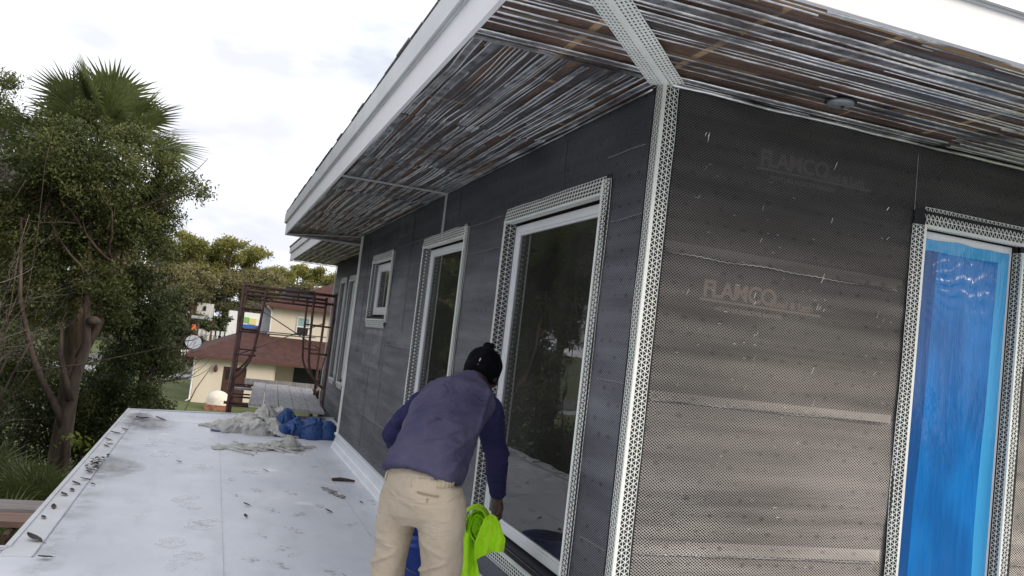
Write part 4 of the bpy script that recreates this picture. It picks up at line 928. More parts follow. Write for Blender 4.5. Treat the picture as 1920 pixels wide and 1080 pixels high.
for Sx, Ex, Wx in ((RS, RE, RW), (LS, LE, LW)):
    mb.tube([spine[4], Sx, (Sx+Ex)/2, Ex, Ex*.6+Wx*.4, Wx], [.07, .050, .046, .040, .036, .024], 14)
hand(mb, RW + V3(.004, .002, -.012), V3(.02, -.02, -1), V3(-.85, -.35, 0), 1.0, -1)
hand(mb, LW, V3(.6, .6, -.35), V3(.1, .1, -1), .95, -1)
hipc = V3(-.672, .625, .86)
legs = ((V3(-.575, .570, .80), V3(-.535, .59, .47), V3(-.500, .46, .08)), (V3(-.735, .675, .80), V3(-.742, .705, .47), V3(-.80, .60, .08)))
for hp, kn, an in legs:
    mb.tube([hipc, hp, (hp+kn)/2, kn, kn*.6+an*.4, an, an-V3(0, 0, .03)], [.10, .062, .058, .047, .046, .034, .034], 14)
    mb.tube([an - V3(.02, .03, .04), an + V3(.05, .07, -.04), an+V3(.10, .13, -.055)], [.035, .035, .024], 10)
smooth_obj(mb, 'body', 'skin', pp, .0045, 3)
# shirt: torso piece and sleeves
mb = MB(); ws = [(.168, .130), (.168, .132), (.172, .136), (.186, .140), (.190, .120), (.135, .088), (.070, .068)]
mb.loft([ring(spine[0]-V3(.0, .0, -.022), .172, .134, spine[1]-spine[0])] + [ring(spine[i] if i else spine[0]+V3(.005, .006, .04), ws[i][0], ws[i][1], spine[min(i+1, 6)]-spine[max(i-1, 0)]) for i in range(7)], 28)
def bp(t, a, k=1.0):
    t = max(0, min(5.999, t)); i_ = int(t); f_ = t-i_; c_ = spine[i_].lerp(spine[i_+1], f_); s_ = (spine[i_+1]-spine[i_]).normalized(); n_ = rt.cross(s_).normalized()
    w_ = ws[i_][0]*(1-f_)+ws[i_+1][0]*f_; d_ = ws[i_][1]*(1-f_)+ws[i_+1][1]*f_; a = math.radians(a); return c_ + rt*math.sin(a)*w_*k + n_*math.cos(a)*d_*k
for t0, a0, tm, am, t1, a1, r_ in ((3.9, 62, 2.5, 20, 1.9, -70, .010), (3.5, 75, 2.0, 30, 1.2, -60, .012), (3.1, 88, 1.6, 45, .7, -30, .011), (2.8, 95, 1.2, 62, .25, 10, .012), (2.2, 100, 1.0, 78, .1, 48, .011), (4.4, 55, 3.4, 66, 2.2, 92, .012), (4.6, -50, 3.3, -62, 2.2, -85, .011), (1.3, -85, .8, -40, .6, 0, .008), (3.0, -80, 2.7, -40, 2.9, -5, .008)):
    P_ = [bp((1-q)**2*t0+2*q*(1-q)*tm+q*q*t1, (1-q)**2*a0+2*q*(1-q)*am+q*q*a1, .985) for q in [i/14 for i in range(15)]]
    mb.tube(P_, [1.5*r_*(.2+.8*math.sin(math.pi*(i+.5)/15)) for i in range(15)], 8)
mb.tube([spine[4], RS + V3(-.01, -.005, .0)], [.105, .082], 14); mb.tube([spine[4], LS], [.105, .078], 14)
# loose side of the shirt hanging below the belt on the near flank
mb.loft([(V3(-.47, .70, 1.04), V3(.055, -.03, 0), V3(.06, .07, 0)), (V3(-.515, .635, .93), V3(.045, -.04, 0), V3(.05, .06, 0)), (V3(-.515, .60, .865), V3(.022, -.02, 0), V3(.040, .045, 0)), (V3(-.51, .61, .82), V3(.008, -.006, 0), V3(.014, .016, 0))], 16)
sh = smooth_obj(mb, 'shirt', 'shirt', pp, .007, 5, [(.15, .035, 'ORIGINAL_PERLIN'), (.05, .012, 'ORIGINAL_PERLIN')])
for nm, Sx, Ex, Wx in (('a', RS, RE, RW), ('b', LS, LE, LW)):
    mb = MB(); m1 = (Sx+Ex)/2; m2 = (Ex+Wx)/2; ax = (Ex-Sx).normalized()
    P = [Sx - ax*.03, Sx + ax*.03, m1, Ex - ax*.05, Ex + V3(.008, -.012, -.01), m2, Wx*.8+Ex*.2, Wx*.93+Ex*.07, Wx]
    mb.tube(P, [.062, .076, .068, .061, .060, .053, .047, .040, .037], 18)
    smooth_obj(mb, 'sleeve', 'sleeve', sh, .008, 4, [(.06, .017, 'ORIGINAL_PERLIN'), (.03, .008, 'ORIGINAL_PERLIN')])
# trousers
mb = MB()
mb.loft([(V3(-.672, .612, .925), rt*.150, V3(.67, .74, .0)*.106), (V3(-.680, .605, .87), rt*.150, V3(.67, .74, 0)*.125), (V3(-.674, .603, .79), rt*.150, V3(.67, .74, 0)*.138), (V3(-.682, .625, .72), rt*.145, V3(.67, .74, 0)*.125), (V3(-.675, .64, .675), rt*.10, V3(.67, .74, 0)*.09)], 28)
for hp, kn, an in legs:
    md_ = hp*.5+kn*.5
    wk = 1.06 if hp.x > -.65 else .80
    mb.loft([(c_, a_*wk, b_) for c_, a_, b_ in [(hp+V3(0, 0, .06), rt*.075, V3(.67, .74, 0)*.10), (hp, rt*.098, V3(.67, .74, 0)*.125), (hp*.7+kn*.3, rt*.098, V3(.67, .74, 0)*.122), (md_, rt*.092, V3(.67, .74, 0)*.112), (kn+V3(0, 0, .04), rt*.083, V3(.67, .74, 0)*.097), (kn-V3(0, 0, .06), rt*.080, V3(.67, .74, 0)*.090), (kn*.5+an*.5, rt*.076, V3(.67, .74, 0)*.088), (an+V3(0, 0, .05), rt*.072, V3(.67, .74, 0)*.080), (an-V3(0, 0, .03), rt*.074, V3(.67, .74, 0)*.084)]], 22)
for hp, kn, an in legs:
    sgn = 1 if hp.x > -.65 else -1
    for k, (z0, a0, z1, a1) in enumerate(((.74, 60, .66, -50), (.64, -60, .56, 50), (.55, 50, .48, -60), (.46, -40, .41, 60), (.70, -70, .60, -10))):
        P_ = []
        for i in range(11):
            q = i/10; z_ = z0+(z1-z0)*q; a_ = math.radians(a0+(a1-a0)*q); f_ = (hp.z-z_)/(hp.z-kn.z); c_ = hp.lerp(kn, f_); wk = 1.06 if sgn > 0 else .80
            P_.append(c_ + rt*math.sin(a_)*.088*wk - V3(.67, .74, 0)*math.cos(a_)*.108)
        mb.tube(P_, [(.011 if sgn > 0 else .007)*math.sin(math.pi*(i+.5)/11)+.001 for i in range(11)], 6)
tr = smooth_obj(mb, 'trousers', 'khaki', pp, .008, 5, [(.14, .018, 'ORIGINAL_PERLIN'), (.045, .006, 'ORIGINAL_PERLIN')])
M['seamk'] = simple('khaki seam shadow', (.29, .235, .175), .9); M['khaki2'] = simple('khaki band', (.46, .385, .28), .9, 0, .08, 20)
# waistband, loops, back pocket welt
bk_ = -V3(.67, .74, 0).normalized()
def wp(a, z, k=1.0):   # point on the seat surface: a = angle round from straight back, to the right positive
    tz = (.925-z)/.14; w_ = .150+.010*min(1, tz); d_ = .106+.030*min(1, max(0, tz)); c = V3(-.672-.012*min(1, tz), .612-.006*min(1, tz), z)
    return c + rt*(math.sin(a)*w_*k) + bk_*(math.cos(a)*d_*k)
mb = MB()
for i in range(36):
    a0, a1 = math.radians(i*10), math.radians(i*10+10)
    mb.quad(wp(a0, .862, 1.045), wp(a1, .862, 1.045), wp(a1, .900, 1.045), wp(a0, .900, 1.045))
wb_ = mb.build('waistband', M['khaki2'], tr, True); q = wb_.modifiers.new('t', 'SOLIDIFY'); q.thickness = .005
for a in (-48, 12):
    mb = MB(); a = math.radians(a); p = wp(a, .858, 1.065); p2 = wp(a, .898, 1.065); mb.tube([p, (p+p2)/2+bk_*.002, p2], .0048, 6); mb.build('belt_loop', M['khaki2'], tr, True)
for a0, a1 in ((22, 58),):
    mb = MB(); P = [wp(math.radians(a0+(a1-a0)*i/6), .842-.002*i, 1.065) for i in range(7)]; mb.tube(P, .0036, 6); mb.tube([P[3]+V3(0, 0, -.016)+bk_*.001, P[3]+V3(0, 0, -.034)+bk_*.001], .0022, 6)
    mb.build('pocket', M['seamk'], tr, True)
for hp, kn, an in legs:
    mb = MB(); c = an-V3(0, 0, .08)
    mb.loft([(c+V3(-.03, -.045, .06), V3(.03, -.03, 0), V3(.03, .03, .0)), (c+V3(-.045, -.06, .035), rt*.040, V3(0, 0, .036)), (c+V3(.02, .03, .04), rt*.044, V3(0, 0, .042)), (c+V3(.09, .11, .025), rt*.047, V3(0, 0, .028)), (c+V3(.135, .165, .018), rt*.03, V3(0, 0, .018))], 16)
    mb.build('shoe', M['wood'], pp, True)
# knit hat
mb = MB(); mb.ball(hc + hu*.045 - hf*.006, .092, .110, .100, 16, HM); mb.lathe([(0, 0)], (0, 0, 0), 4) if False else None
mb.ball(hc + hu*.005 - hf*.014, .094, .104, .070, 16, HM)
ht = smooth_obj(mb, 'knit_hat', 'knit', pp, .006, 2, [(.05, .012, 'ORIGINAL_PERLIN')])
mb = MB(); tp = hc + hu*.142 - hf*.020
for k in range(3): mb.tube([tp + hr*(.022*math.cos(t+k)) + hu*(.010+.016*math.sin(t+k)) + hf*(.010*math.sin(2*t+k)) for t in [2*math.pi*i/12 for i in range(13)]], .009, 8)
mb.ball(tp, .030, .028, .022, 8, HM); mb.build('hat_knot', M['knit'], ht, True)
mb = MB(); lp_ = hc + hr*.02 - hf*.112 + hu*.012; mb.tube([lp_ - hu*.018, lp_ + hu*.018 + hr*.004], .0022, 5); mb.build('hat_tag', M['bead'], ht)
# ---- lime cloth in the right hand: a roll seen end on, a pleated flap and a hanging tail
ca = V3(.93, -.36, 0).normalized(); cbk = V3(.36, .93, 0).normalized(); c0 = V3(-.262, .965, .612)
def sheet(mb, fn, nu, nv):
    base = len(mb.v)
    for i in range(nu+1):
        for j in range(nv+1): mb.v.append(tuple(fn(i/nu, j/nv)))
    for i in range(nu):
        for j in range(nv): b = base+i*(nv+1)+j; mb.f.append((b, b+nv+1, b+nv+2, b+1))
nz3 = lambda a, b, c: noise.noise(Vector((a, b, c)))
def roll(u, v):
    t = math.radians(-60+u*980+60*nz3(u*3, 4, 4)); rr = .012+.058*u+nz3(u*16, v*2, 1)*.016; ax = -cbk*(.075-.13*v)+V3(0, 0, -.0)
    return c0 + ax + ca*(rr*.80*math.cos(t)) + V3(0, 0, rr*1.22*math.sin(t)-.030*v) + cbk*nz3(t*1.6, v*3, 5)*.018
def flap(u, v):
    a = u*2-1; w_ = .030+.050*min(1, v*1.7)-.012*v; p = .012*math.sin(u*15+v*2.5)*min(1, v*1.5)+nz3(u*5, v*5, 3)*.014
    return c0 + ca*(.062+.010*v+a*w_) + V3(0, 0, .055+.012*math.cos(a*2)-.185*v+.03*a*v) - cbk*(.062+.018*math.sin(v*3)+p)
def tail(u, v):
    a = u*2-1; w_ = .034+.058*max(0, v-.3); p = .014*math.sin(u*12+v*4)+nz3(u*4, v*7, 8)*.02
    return c0 + ca*(-.050+.085*max(0, v-.25)+a*w_) + V3(0, 0, .045-.50*v+.02*a) - cbk*(.030*math.cos(a*1.4)+p-.01)
def top(u, v):
    a = u*2-1; return c0 + ca*(-.005+a*.072) + V3(0, 0, .088*math.cos(a*1.1)+.012-.03*u+nz3(u*4, v*4, 6)*.008) + cbk*(-.075+.14*v)
mb = MB(); mb.ball(c0+cbk*.01+V3(0, 0, -.01), .052, .045, .075, 12); sheet(mb, roll, 130, 10); sheet(mb, flap, 44, 24); sheet(mb, tail, 34, 50); sheet(mb, top, 26, 14)
o = mb.build('lime_cloth', M['lime'], None, True); md = o.modifiers.new('t', 'SOLIDIFY'); md.thickness = .004; md = o.modifiers.new('s', 'SUBSURF'); md.levels = 1; md.render_levels = 1
tag(o, 'bright lime green cloth bunched in the worker\'s right hand and hanging down', 'cloth')
# ==================================================================== BACKGROUND
RNG = np.random.default_rng(11)
def leaves(name, blobs, n, size, mat, parent, clump=24, sig=.10, asp=.42, upb=.5, shell=.55, hole=.0, seed=0):
    """blobs: (x, y, z, r[, squash]); leaf-sized quads in clumps through the volume"""
    g = np.random.default_rng(seed+5); B = np.array([(*b[:4], b[4] if len(b) > 4 else 1.0) for b in blobs], float)
    wt = B[:, 3]**2.2; wt /= wt.sum(); nc = n//clump
    bi = g.choice(len(B), nc, p=wt); d = g.normal(size=(nc, 3)); d /= np.linalg.norm(d, axis=1)[:, None]
    rr = (shell + (1-shell)*g.random(nc))**1.0 * np.where(g.random(nc) < .25, g.random(nc), 1)
    irr = 1 + .16*np.sin(d[:, 0]*7+bi)+.12*np.sin(d[:, 2]*9+bi*2.3)+.10*np.sin(d[:, 1]*11+bi)
    cc = B[bi, :3] + d*(B[bi, 3]*rr*irr)[:, None]*np.stack([np.ones(nc), np.ones(nc), B[bi, 4]], 1)
    P = np.repeat(cc, clump, 0) + g.normal(size=(nc*clump, 3))*sig*np.array([1, 1, .75])
    k = len(P); a = g.normal(size=(k, 3)); a /= np.linalg.norm(a, axis=1)[:, None]
    nn = g.normal(size=(k, 3)); nn[:, 2] += upb; b = np.cross(a, nn); b /= np.linalg.norm(b, axis=1)[:, None]
    s = size*(.6+.8*g.random(k))[:, None]
    V = np.stack([P - a*s*.5, P + b*s*asp*.5, P + a*s*.5, P - b*s*asp*.5], 1).reshape(-1, 3)
    pl = np.array(world_loc(parent)) if parent is not None else 0
    me = fast_mesh(name, V-pl, np.arange(k*4).reshape(-1, 4)); o = link(name, me, M[mat], parent, (0, 0, 0)); return o
def limb(mb, p, d, ln, r0, rn, depth, tips, bend=.25, n=6, up=.15, sides=6, kids=(2, 3)):
    P = [Vector(p)]; d = Vector(d).normalized(); R_ = [r0]
    for i in range(n):
        d = (d + Vector((rn.gauss(0, bend), rn.gauss(0, bend), rn.gauss(0, bend)*.6+up))*.45).normalized()
        P.append(P[-1]+d*ln/n); R_.append(r0*(1-.6*(i+1)/n))
    mb.tube(P, R_, sides); tips.append(P[-1])
    if depth > 0:
        for k in range(rn.randint(*kids)):
            j = rn.randint(n//2, n); dd = (d + Vector((rn.gauss(0, .6), rn.gauss(0, .6), rn.gauss(0, .45)))).normalized()
            limb(mb, P[j], dd, ln*rn.uniform(.5, .8), R_[j]*.75, rn, depth-1, tips, bend, n, up, max(4, sides-1), kids)
G0 = -3.1
# main evergreen beyond the deck's left edge
tA = thing('evergreen_tree', 'tall dense evergreen with forked brown trunk standing left of the deck', 'tree', (-3.93, 14.7, G0))
T1 = [(-5.3, .35, .6), (-4.75, .0, .5), (-5.5, -.5, .6), (-3.45, 1.35, .4), (-4.4, 5.0, .35), (-3.89, 3.81, 0.99), (-4.65, 3.99, 0.82), (-5.22, 3.58, 0.71), (-3.55, 4.55, 0.45), (-4.82, 4.45, 0.45), (-3.06, 3.96, 0.60), (-2.85, 4.25, 0.30), (-4.21, 2.73, 1.02), (-3.2, 2.89, 0.72), (-5.15, 2.39, 0.8), (-2.60, 3.84, 0.30), (-2.19, 3.85, 0.24), (-2.76, 2.53, 0.38), (-3.71, 1.78, 0.62), (-4.7, 1.37, 0.72), (-5.45, 1.28, 0.61), (-2.40, 3.90, 0.2), (-2.87, 3.26, 0.45), (-5.9, 3.0, .9)]
rn = random.Random(3); yy = lambda: rn.uniform(-.6, .6)
leaves('crown', [(x, 14.9+yy(), z, r_*.88) for x, z, r_ in T1], 90000, .070, 'leaf1', tA, seed=1, sig=.085)
mb = MB()
mb.tube([(-3.88, 14.7, -3.1), (-3.93, 14.7, -1.96), (-3.93, 14.7, -.97), (-3.92, 14.7, -.1), (-3.80, 14.7, .55), (-3.86, 14.7, 1.0), (-3.95, 14.8, 1.9), (-4.1, 14.8, 3.2)], [.19, .145, .125, .105, .085, .07, .05, .03], 12)
mb.tube([(-3.93, 14.7, -1.1), (-4.14, 14.65, -.62), (-4.40, 14.6, -.21), (-4.66, 14.6, .30), (-5.0, 14.6, 1.3), (-5.2, 14.7, 2.8)], [.085, .07, .062, .055, .04, .02], 10)
mb.tube([(-3.93, 14.6, -.45), (-4.06, 14.6, -.05), (-4.20, 14.6, .35), (-4.25, 14.6, .9)], [.08, .06, .05, .02], 8)
mb.tube([(-3.90, 14.8, .3), (-3.67, 15., 1.07), (-3.70, 15, 1.5), (-3.62, 15, 2.1), (-3.60, 15, 2.8), (-3.3, 15, 3.6)], [.10, .09, .085, .08, .06, .03], 10)
mb.tube([(-3.60, 15, 2.1), (-3.9, 15, 2.5), (-4.0, 15, 3.1)], [.05, .04, .02], 7); mb.tube([(-3.0, 14.8, 3.2), (-2.6, 14.7, 3.6), (-2.2, 14.7, 3.85)], [.04, .025, .008], 6)
mb.ball((-3.74, 14.62, 1.05), .13, .11, .09, 10)
for k in range(9):
    a = rn.uniform(0, 6.28); limb(mb, (-3.9+rn.uniform(-.2, .5), 14.9, rn.uniform(1.6, 3.4)), (math.cos(a), math.sin(a)*.6, .5), rn.uniform(.9, 1.6), .035, rn, 1, [], .3)
mb.build('trunk', M['bark'], tA, True)
# palm behind it
def palm(root, c, h, fr, seed, nf=30, dead=8):
    g_ = random.Random(seed); mb = MB(); cx, cy, cz = c
    n = 14; mb.tube([(cx+.10*math.sin(i*.4), cy, cz-h+h*i/n) for i in range(n+1)], [.19-.05*i/n + (.012 if i % 2 else 0) for i in range(n+1)], 12)
    mb.build('trunk', M['palmbark'], root, True)
    for nm, cnt, mat, el0, el1 in (('crown', nf, 'palm', -30, 80), ('dead_fronds', dead, 'deadpalm', -80, -35)):
        mb = MB()
        for k in range(cnt):
            a = k*2.399+g_.uniform(-.3, .3); e = math.radians(el0+(el1-el0)*((k+.5)/cnt) + g_.uniform(-8, 8))
            d = Vector((math.cos(a)*math.cos(e), math.sin(a)*math.cos(e), math.sin(e))); pl = fr*g_.uniform(.42, .6)
            base = Vector(c); hub = base + d*pl + Vector((0, 0, -.10*math.cos(e)))
            mb.tube([base, base+d*pl*.5+Vector((0, 0, .02)), hub], [.018, .012, .010], 4)
            side = d.cross(Vector((0, 0, 1))); side = side.normalized() if side.length > .1 else Vector((1, 0, 0)); nr = side.cross(d).normalized()
            tilt = g_.uniform(-.9, .9); side2 = side*math.cos(tilt)+nr*math.sin(tilt); nr2 = d.cross(side2)
            nl = 30
            for j in range(nl):
                t = -1.35+2.7*j/(nl-1); ll = fr*(.56+.12*math.cos(t))*g_.uniform(.88, 1.08); dd = d*math.cos(t)+side2*math.sin(t)
                m_ = hub + dd*ll*.55 + nr2*.02; en = hub + dd*ll + Vector((0, 0, -.16*ll)) - d*0 ; wv = dd.cross(nr2).normalized()*.018*fr
                mb.quad(hub, m_+wv, en, m_-wv) if j % 3 else mb.quad(hub, m_+wv*1.1+nr2*.01, en, m_-wv)
        mb.build(nm, M[mat], root)
tp_ = thing('palm_tree', 'sabal palm whose fan fronds rise above the evergreen at top left', 'palm', (-4.3, 16.2, G0))
palm(tp_, (-4.28, 16.2, 4.45), 7.55, 1.85, 4, 36, 14)
# bushy tree right of the trunk
tB = thing('bushy_tree', 'low dark bushy tree between the evergreen trunk and the lawn', 'tree', (-2.9, 17, G0))
T2 = [(-2.75, .55, .5), (-3.2, .3, .5), (-2.65, -.9, .45), (-2.83, 1.15, 0.6), (-2.59, 0.24, 0.5), (-3.46, 1.25, 0.55), (-2.87, -0.60, 0.5), (-3.53, -0.52, 0.5), (-2.30, 0.16, 0.22), (-2.57, 1.6, 0.36), (-3.94, -0.95, 0.62), (-3.3, -1.5, .7), (-2.75, -1.3, .5), (-3.2, 1.9, .5)]
leaves('crown', [(x, 17+yy(), z, r_*.9) for x, z, r_ in T2], 46000, .072, 'leaf2', tB, seed=2, sig=.09)
mb = MB(); mb.tube([(-2.95, 17, G0), (-3.0, 17, -1.2), (-2.9, 17, 0), (-2.8, 17, 1.2)], [.10, .08, .06, .02], 8); mb.tube([(-3.0, 17, -1.2), (-3.3, 17, -.3), (-3.5, 17, 1.1)], [.06, .05, .02], 7)
for k in range(14): limb(mb, (-2.95, 17, rn.uniform(-1, .6)), (rn.gauss(0, 1), rn.gauss(0, .4), .3), rn.uniform(.8, 1.5), .025, rn, 1, [], .3)
mb.build('trunk', M['bark'], tB, True)
# dark understorey
def bush(label, x, y, r_, h, n, mat, seed, group=None, cat='bush', size=.085, name='shrub'):
    t = thing(name, label, cat, (x, y, G0), group); g_ = random.Random(seed); bl = []
    for k in range(9): bl.append((x+g_.uniform(-.6, .6)*r_, y+g_.uniform(-.5, .5)*r_, G0+h*g_.uniform(.15, .85), r_*g_.uniform(.3, .5)))
    leaves('foliage', bl, n, size, mat, t, seed=seed); mb = MB()
    for k in range(7): limb(mb, (x, y, G0), (g_.gauss(0, .5), g_.gauss(0, .5), 1), h*.5, .03, g_, 1, [], .2)
    mb.build('stem', M['bark'], t, True); return t
bush('dark leafy shrub filling the space left of the evergreen trunk', -5.0, 13.4, 1.5, 3.1, 15000, 'leaf2', 21)
bush('low dark shrub between the trunk and the deck corner', -3.1, 13.2, .8, 1.7, 7000, 'leaf2', 22)
bush('dark shrub behind the evergreen trunk near the ground', -4.4, 17.5, 1.5, 3.6, 12000, 'leaf2', 23)
bush('tall dark shrub at the left edge behind bare twigs', -6.3, 12.0, 1.7, 5.2, 15000, 'leaf1', 24)
bush('small yellow green sapling beside the brown trunk', -3.52, 14.0, .30, 2.6, 260, 'limeleaf', 25, size=.12)
bush('purplish thin leaved shrub reaching up at the far left edge', -5.85, 12.8, .7, 8.6, 5200, 'leaf3', 26)
bush('dark shrub low behind the deck edge, left of the palmettos', -6.2, 10.2, 1.4, 2.6, 11000, 'leaf2', 27)
bush('dark shrub in the gap under the bushy tree', -3.0, 18.5, 1.3, 2.3, 9000, 'leaf2', 28)
bush('wide dark shrub behind the palm trunk', -5.6, 18.5, 1.9, 4.6, 14000, 'leaf1', 29)
bush('dark shrub right behind the main trunk fork', -3.6, 19.5, 1.3, 3.9, 10000, 'leaf1', 30)
bush('round dark shrub filling the left edge at deck height', -7.6, 14.0, 2.0, 5.4, 15000, 'leaf2', 36)
# palmettos near the ground
def palmetto(label, x, y, z, s, seed):
    t = thing('palmetto', label, 'palmetto', (x, y, G0)); g_ = random.Random(seed); mb = MB()
    for k in range(11):
        a = k*2.4; e = math.radians(g_.uniform(25, 80)); d = Vector((math.cos(a)*math.cos(e), math.sin(a)*math.cos(e), math.sin(e)))
        hub = Vector((x, y, z-.5*s)) + d*.5*s; mb.tube([(x, y, z-.9*s), hub], .010, 4); sd_ = d.cross(Vector((0, 0, 1))).normalized(); nr = sd_.cross(d)
        for j in range(22):
            t_ = -1.5+3*j/21; dd = d*math.cos(t_)+sd_*math.sin(t_); ll = s*g_.uniform(.6, .75); wv = dd.cross(nr).normalized()*.016*s; mb.quad(hub, hub+dd*ll*.5+wv, hub+dd*ll+Vector((0, 0, -.08)), hub+dd*ll*.5-wv)
    mb.build('fronds', M['palm'], t); mb = MB(); mb.tube([(x, y, G0), (x, y, z-.5*s)], [.12, .07], 8); mb.build('stem', M['palmbark'], t, True)
palmetto('fan leaved palmetto beside the deck just beyond the two left planks', -3.7, 10.8, -1.35, 1.0, 1)
palmetto('palmetto left of the trunk foot, partly behind the planks', -4.5, 11.6, -1.3, 1.1, 2)
palmetto('palmetto below the two planks at the bottom left', -3.35, 6.2, -.85, .8, 3)
# bare twiggy shrub at the left edge
tw = thing('bare_shrub', 'leafless grey twiggy shrub spreading in from the left edge', 'shrub', (-4.9, 8.6, G0)); mb = MB(); rn = random.Random(12)
for k in range(24):
    p = (-4.7+rn.uniform(-.5, .4), 8.6+rn.uniform(-.5, .5), rn.uniform(-2.6, .9)); limb(mb, p, (rn.uniform(-.1, .9), rn.gauss(0, .3), rn.uniform(.25, 1.1)), rn.uniform(1.0, 1.6), rn.uniform(.006, .011), rn, 3, [], .34, 9, .06, 5, (2, 4))
mb.tube([(-4.9, 8.6, G0), (-4.8, 8.6, -1.5), (-4.75, 8.6, .5), (-4.9, 8.6, 1.6)], [.05, .035, .025, .01], 7)
mb.build('branches', M['twig'], tw, True)
# more trees out to the left (seen mirrored in the panes)
for i, (x, y, rz, s_) in enumerate(((-8.4, 14.5, 1.9, 1.1), (-8.6, 10.2, .8, 1.05), (-11.8, 13.0, 2.9, 1.2), (-7.6, 19.5, 4.0, 1.15), (-11.5, 19, 5.2, 1.3), (-12.5, 7.5, .3, 1.2), (-9.6, 4.4, 2.2, 1.0))):
    dup(tA, None, (x, y, G0), rz, s_, 'dense evergreen beyond the left edge of the picture, mirrored in the window panes')['group'] = 'evergreens mirrored in the window panes'
# neighbour's house ---------------------------------------------------
nb = thing('neighbouring_house', 'cream two storey house with red brown hipped roofs beyond the scaffold', 'house', (3, 45, G0))
mb = MB(); Y0 = 41.9
mb.box(-2.18, -.84, Y0, Y0+.2, G0, -.80); mb.box(.28, 1.60, Y0, Y0+.2, G0, -.80); mb.box(-.84, .28, Y0, Y0+.2, -1.20, -.80); mb.box(1.60, 4.9, Y0, Y0+.2, -.90, -.80); mb.box(4.9, 9, Y0, Y0+.2, G0, -.80)
mb.box(-2.18, -1.98, Y0+.2, 50, G0, -.80); mb.box(1.60, 1.7, Y0+.2, Y0+2.2, G0, -.80); mb.box(1.7, 9, Y0+2.2, Y0+2.4, G0, -.80); mb.box(1.35, 9.5, 45.02, 52, -.3, 2.32); mb.build('wall', M['beige'], nb)
mb = MB(); mb.box(-.84, .28, Y0+.06, Y0+.12, G0, -1.2); dr = mb.build('door', M['door'], nb); MB().box(-.70, -.25, Y0+.05, Y0+.06, -1.85, -1.35).build('door_glass', M['black'], dr)
MB().ball((.10, Y0+.02, -2.15), .04).build('handle', M['steel'], dr, True)
mb = MB(); mb.box(2.80, 4.6, Y0+2.15, Y0+2.21, -2.6, -.85); w_ = mb.build('window', M['black'], nb)
def nwin(x0, x1, z0, z1, y):
    mb = MB(); mb.box(x0, x1, y-.05, y, z0, z0+.05); mb.box(x0, x1, y-.05, y, z1-.05, z1); mb.box(x0, x0+.05, y-.05, y, z0+.05, z1-.05); mb.box(x1-.05, x1, y-.05, y, z0+.05, z1-.05); mb.box(x0+.05, x1-.05, y-.04, y, (z0+z1)/2-.03, (z0+z1)/2+.03)
    w_ = mb.build('window', M['white'], nb); MB().box(x0+.05, x1-.05, y-.02, y, (z0+z1)/2+.03, z1-.05).build('blind', M['teal'], w_); MB().box(x0+.05, x1-.05, y-.02, y, z0+.05, (z0+z1)/2-.03).build('pane', M['black'], w_)
nwin(2.70, 3.40, .66, 1.70, 45.02)
def roof4(name, x0, x1, y0, y1, z, rise, rx0, rx1, ry, th=.12):
    mb = MB(); a, b, c, d = (x0, y0, z), (x1, y0, z), (x1, y1, z), (x0, y1, z); p, q = (rx0, ry, z+rise), (rx1, ry, z+rise)
    mb.quad(a, b, q, p); mb.quad(b, c, q); mb.quad(c, d, p, q); mb.quad(d, a, p); mb.quad(d, c, b, a)
    rf = mb.build(name, M['redroof'], nb); mb = MB(); mb.box(x0-.02, x1+.02, y0-.06, y0-.002, z-.12, z+.02); mb.box(x0-.06, x0-.002, y0-.002, y1, z-.12, z+.02); mb.build('gutter', M['browntrim'], rf)
roof4('roof', -2.6, 9.5, 41.4, 52, -.74, 2.0, 1.6, 7, 47.3); roof4('roof', .95, 10.5, 44.5, 53, 2.20, 1.75, 4.8, 8, 48.6)
mb = MB(); mb.box(.80, 1.34, 45.4, 46.6, .2, 2.05); mb.build('side_wall', M['dish'], nb)
mb = MB(); mb.tube([(1.0, 44.45, 2.1), (1.28, 44.9, 1.9), (1.33, 44.96, .75), (1.20, 44.9, .55)], .045, 6); mb.tube([(-2.22, 41.5, -.85), (-2.24, 41.82, -1.0), (-2.24, 41.82, -2.95), (-2.4, 41.7, -3.05)], .045, 6); mb.build('downspout', M['white'], nb, True)
mb = MB(); mb.ball((-1.20, Y0-.12, -1.36), .10, .10, .17, 8); mb.tube([(-1.2, Y0, -1.2), (-1.2, Y0-.12, -1.16)], .02); mb.build('wall_lamp', M['browntrim'], nb, True)
mb = MB(); mb.box(1.95, 2.75, 46.2, 46.3, 3.0, 3.35); mb.box(2.8, 3.6, 46.2, 46.3, 2.95, 3.28); mb.quad((1.6, 45.3, 2.66), (3.4, 45.3, 2.66), (3.5, 46.3, 3.1), (1.9, 46.3, 3.1)); o = mb.build('solar_panel', M['black'], nb)
mb = MB(); Mx = Matrix.Translation((-2.42, 41.6, -.18)) @ Matrix.Rotation(R(62), 4, 'X'); P = MB(); P.lathe([(0, 0), (.18, .02), (.36, .07), (.38, .08), (.36, .085), (.18, .035), (0, .015)], (0, 0, 0), 20)
P.v = [tuple(Mx @ Vector(v)) for v in P.v]; dh = P.build('reflector', M['dish'], None, True); dt = thing('satellite_dish', 'grey satellite dish at the left corner of the red brown roof', 'satellite dish', (-2.42, 41.6, -.6)); dh.parent = dt; dh.location = (2.42, -41.6, .6)
MB().tube([(-2.42, 41.7, -.7), (-2.42, 41.7, -.25)], .03).build('mast', M['steel'], dt, True); MB().tube([(-2.42, 41.55, -.30), (-2.30, 41.1, -.1)], .015).build('feed_arm', M['steel'], dt, True)
ov = thing('outdoor_oven', 'white domed oven on a low brick base on the lawn', 'oven', (-.9, 39, G0))
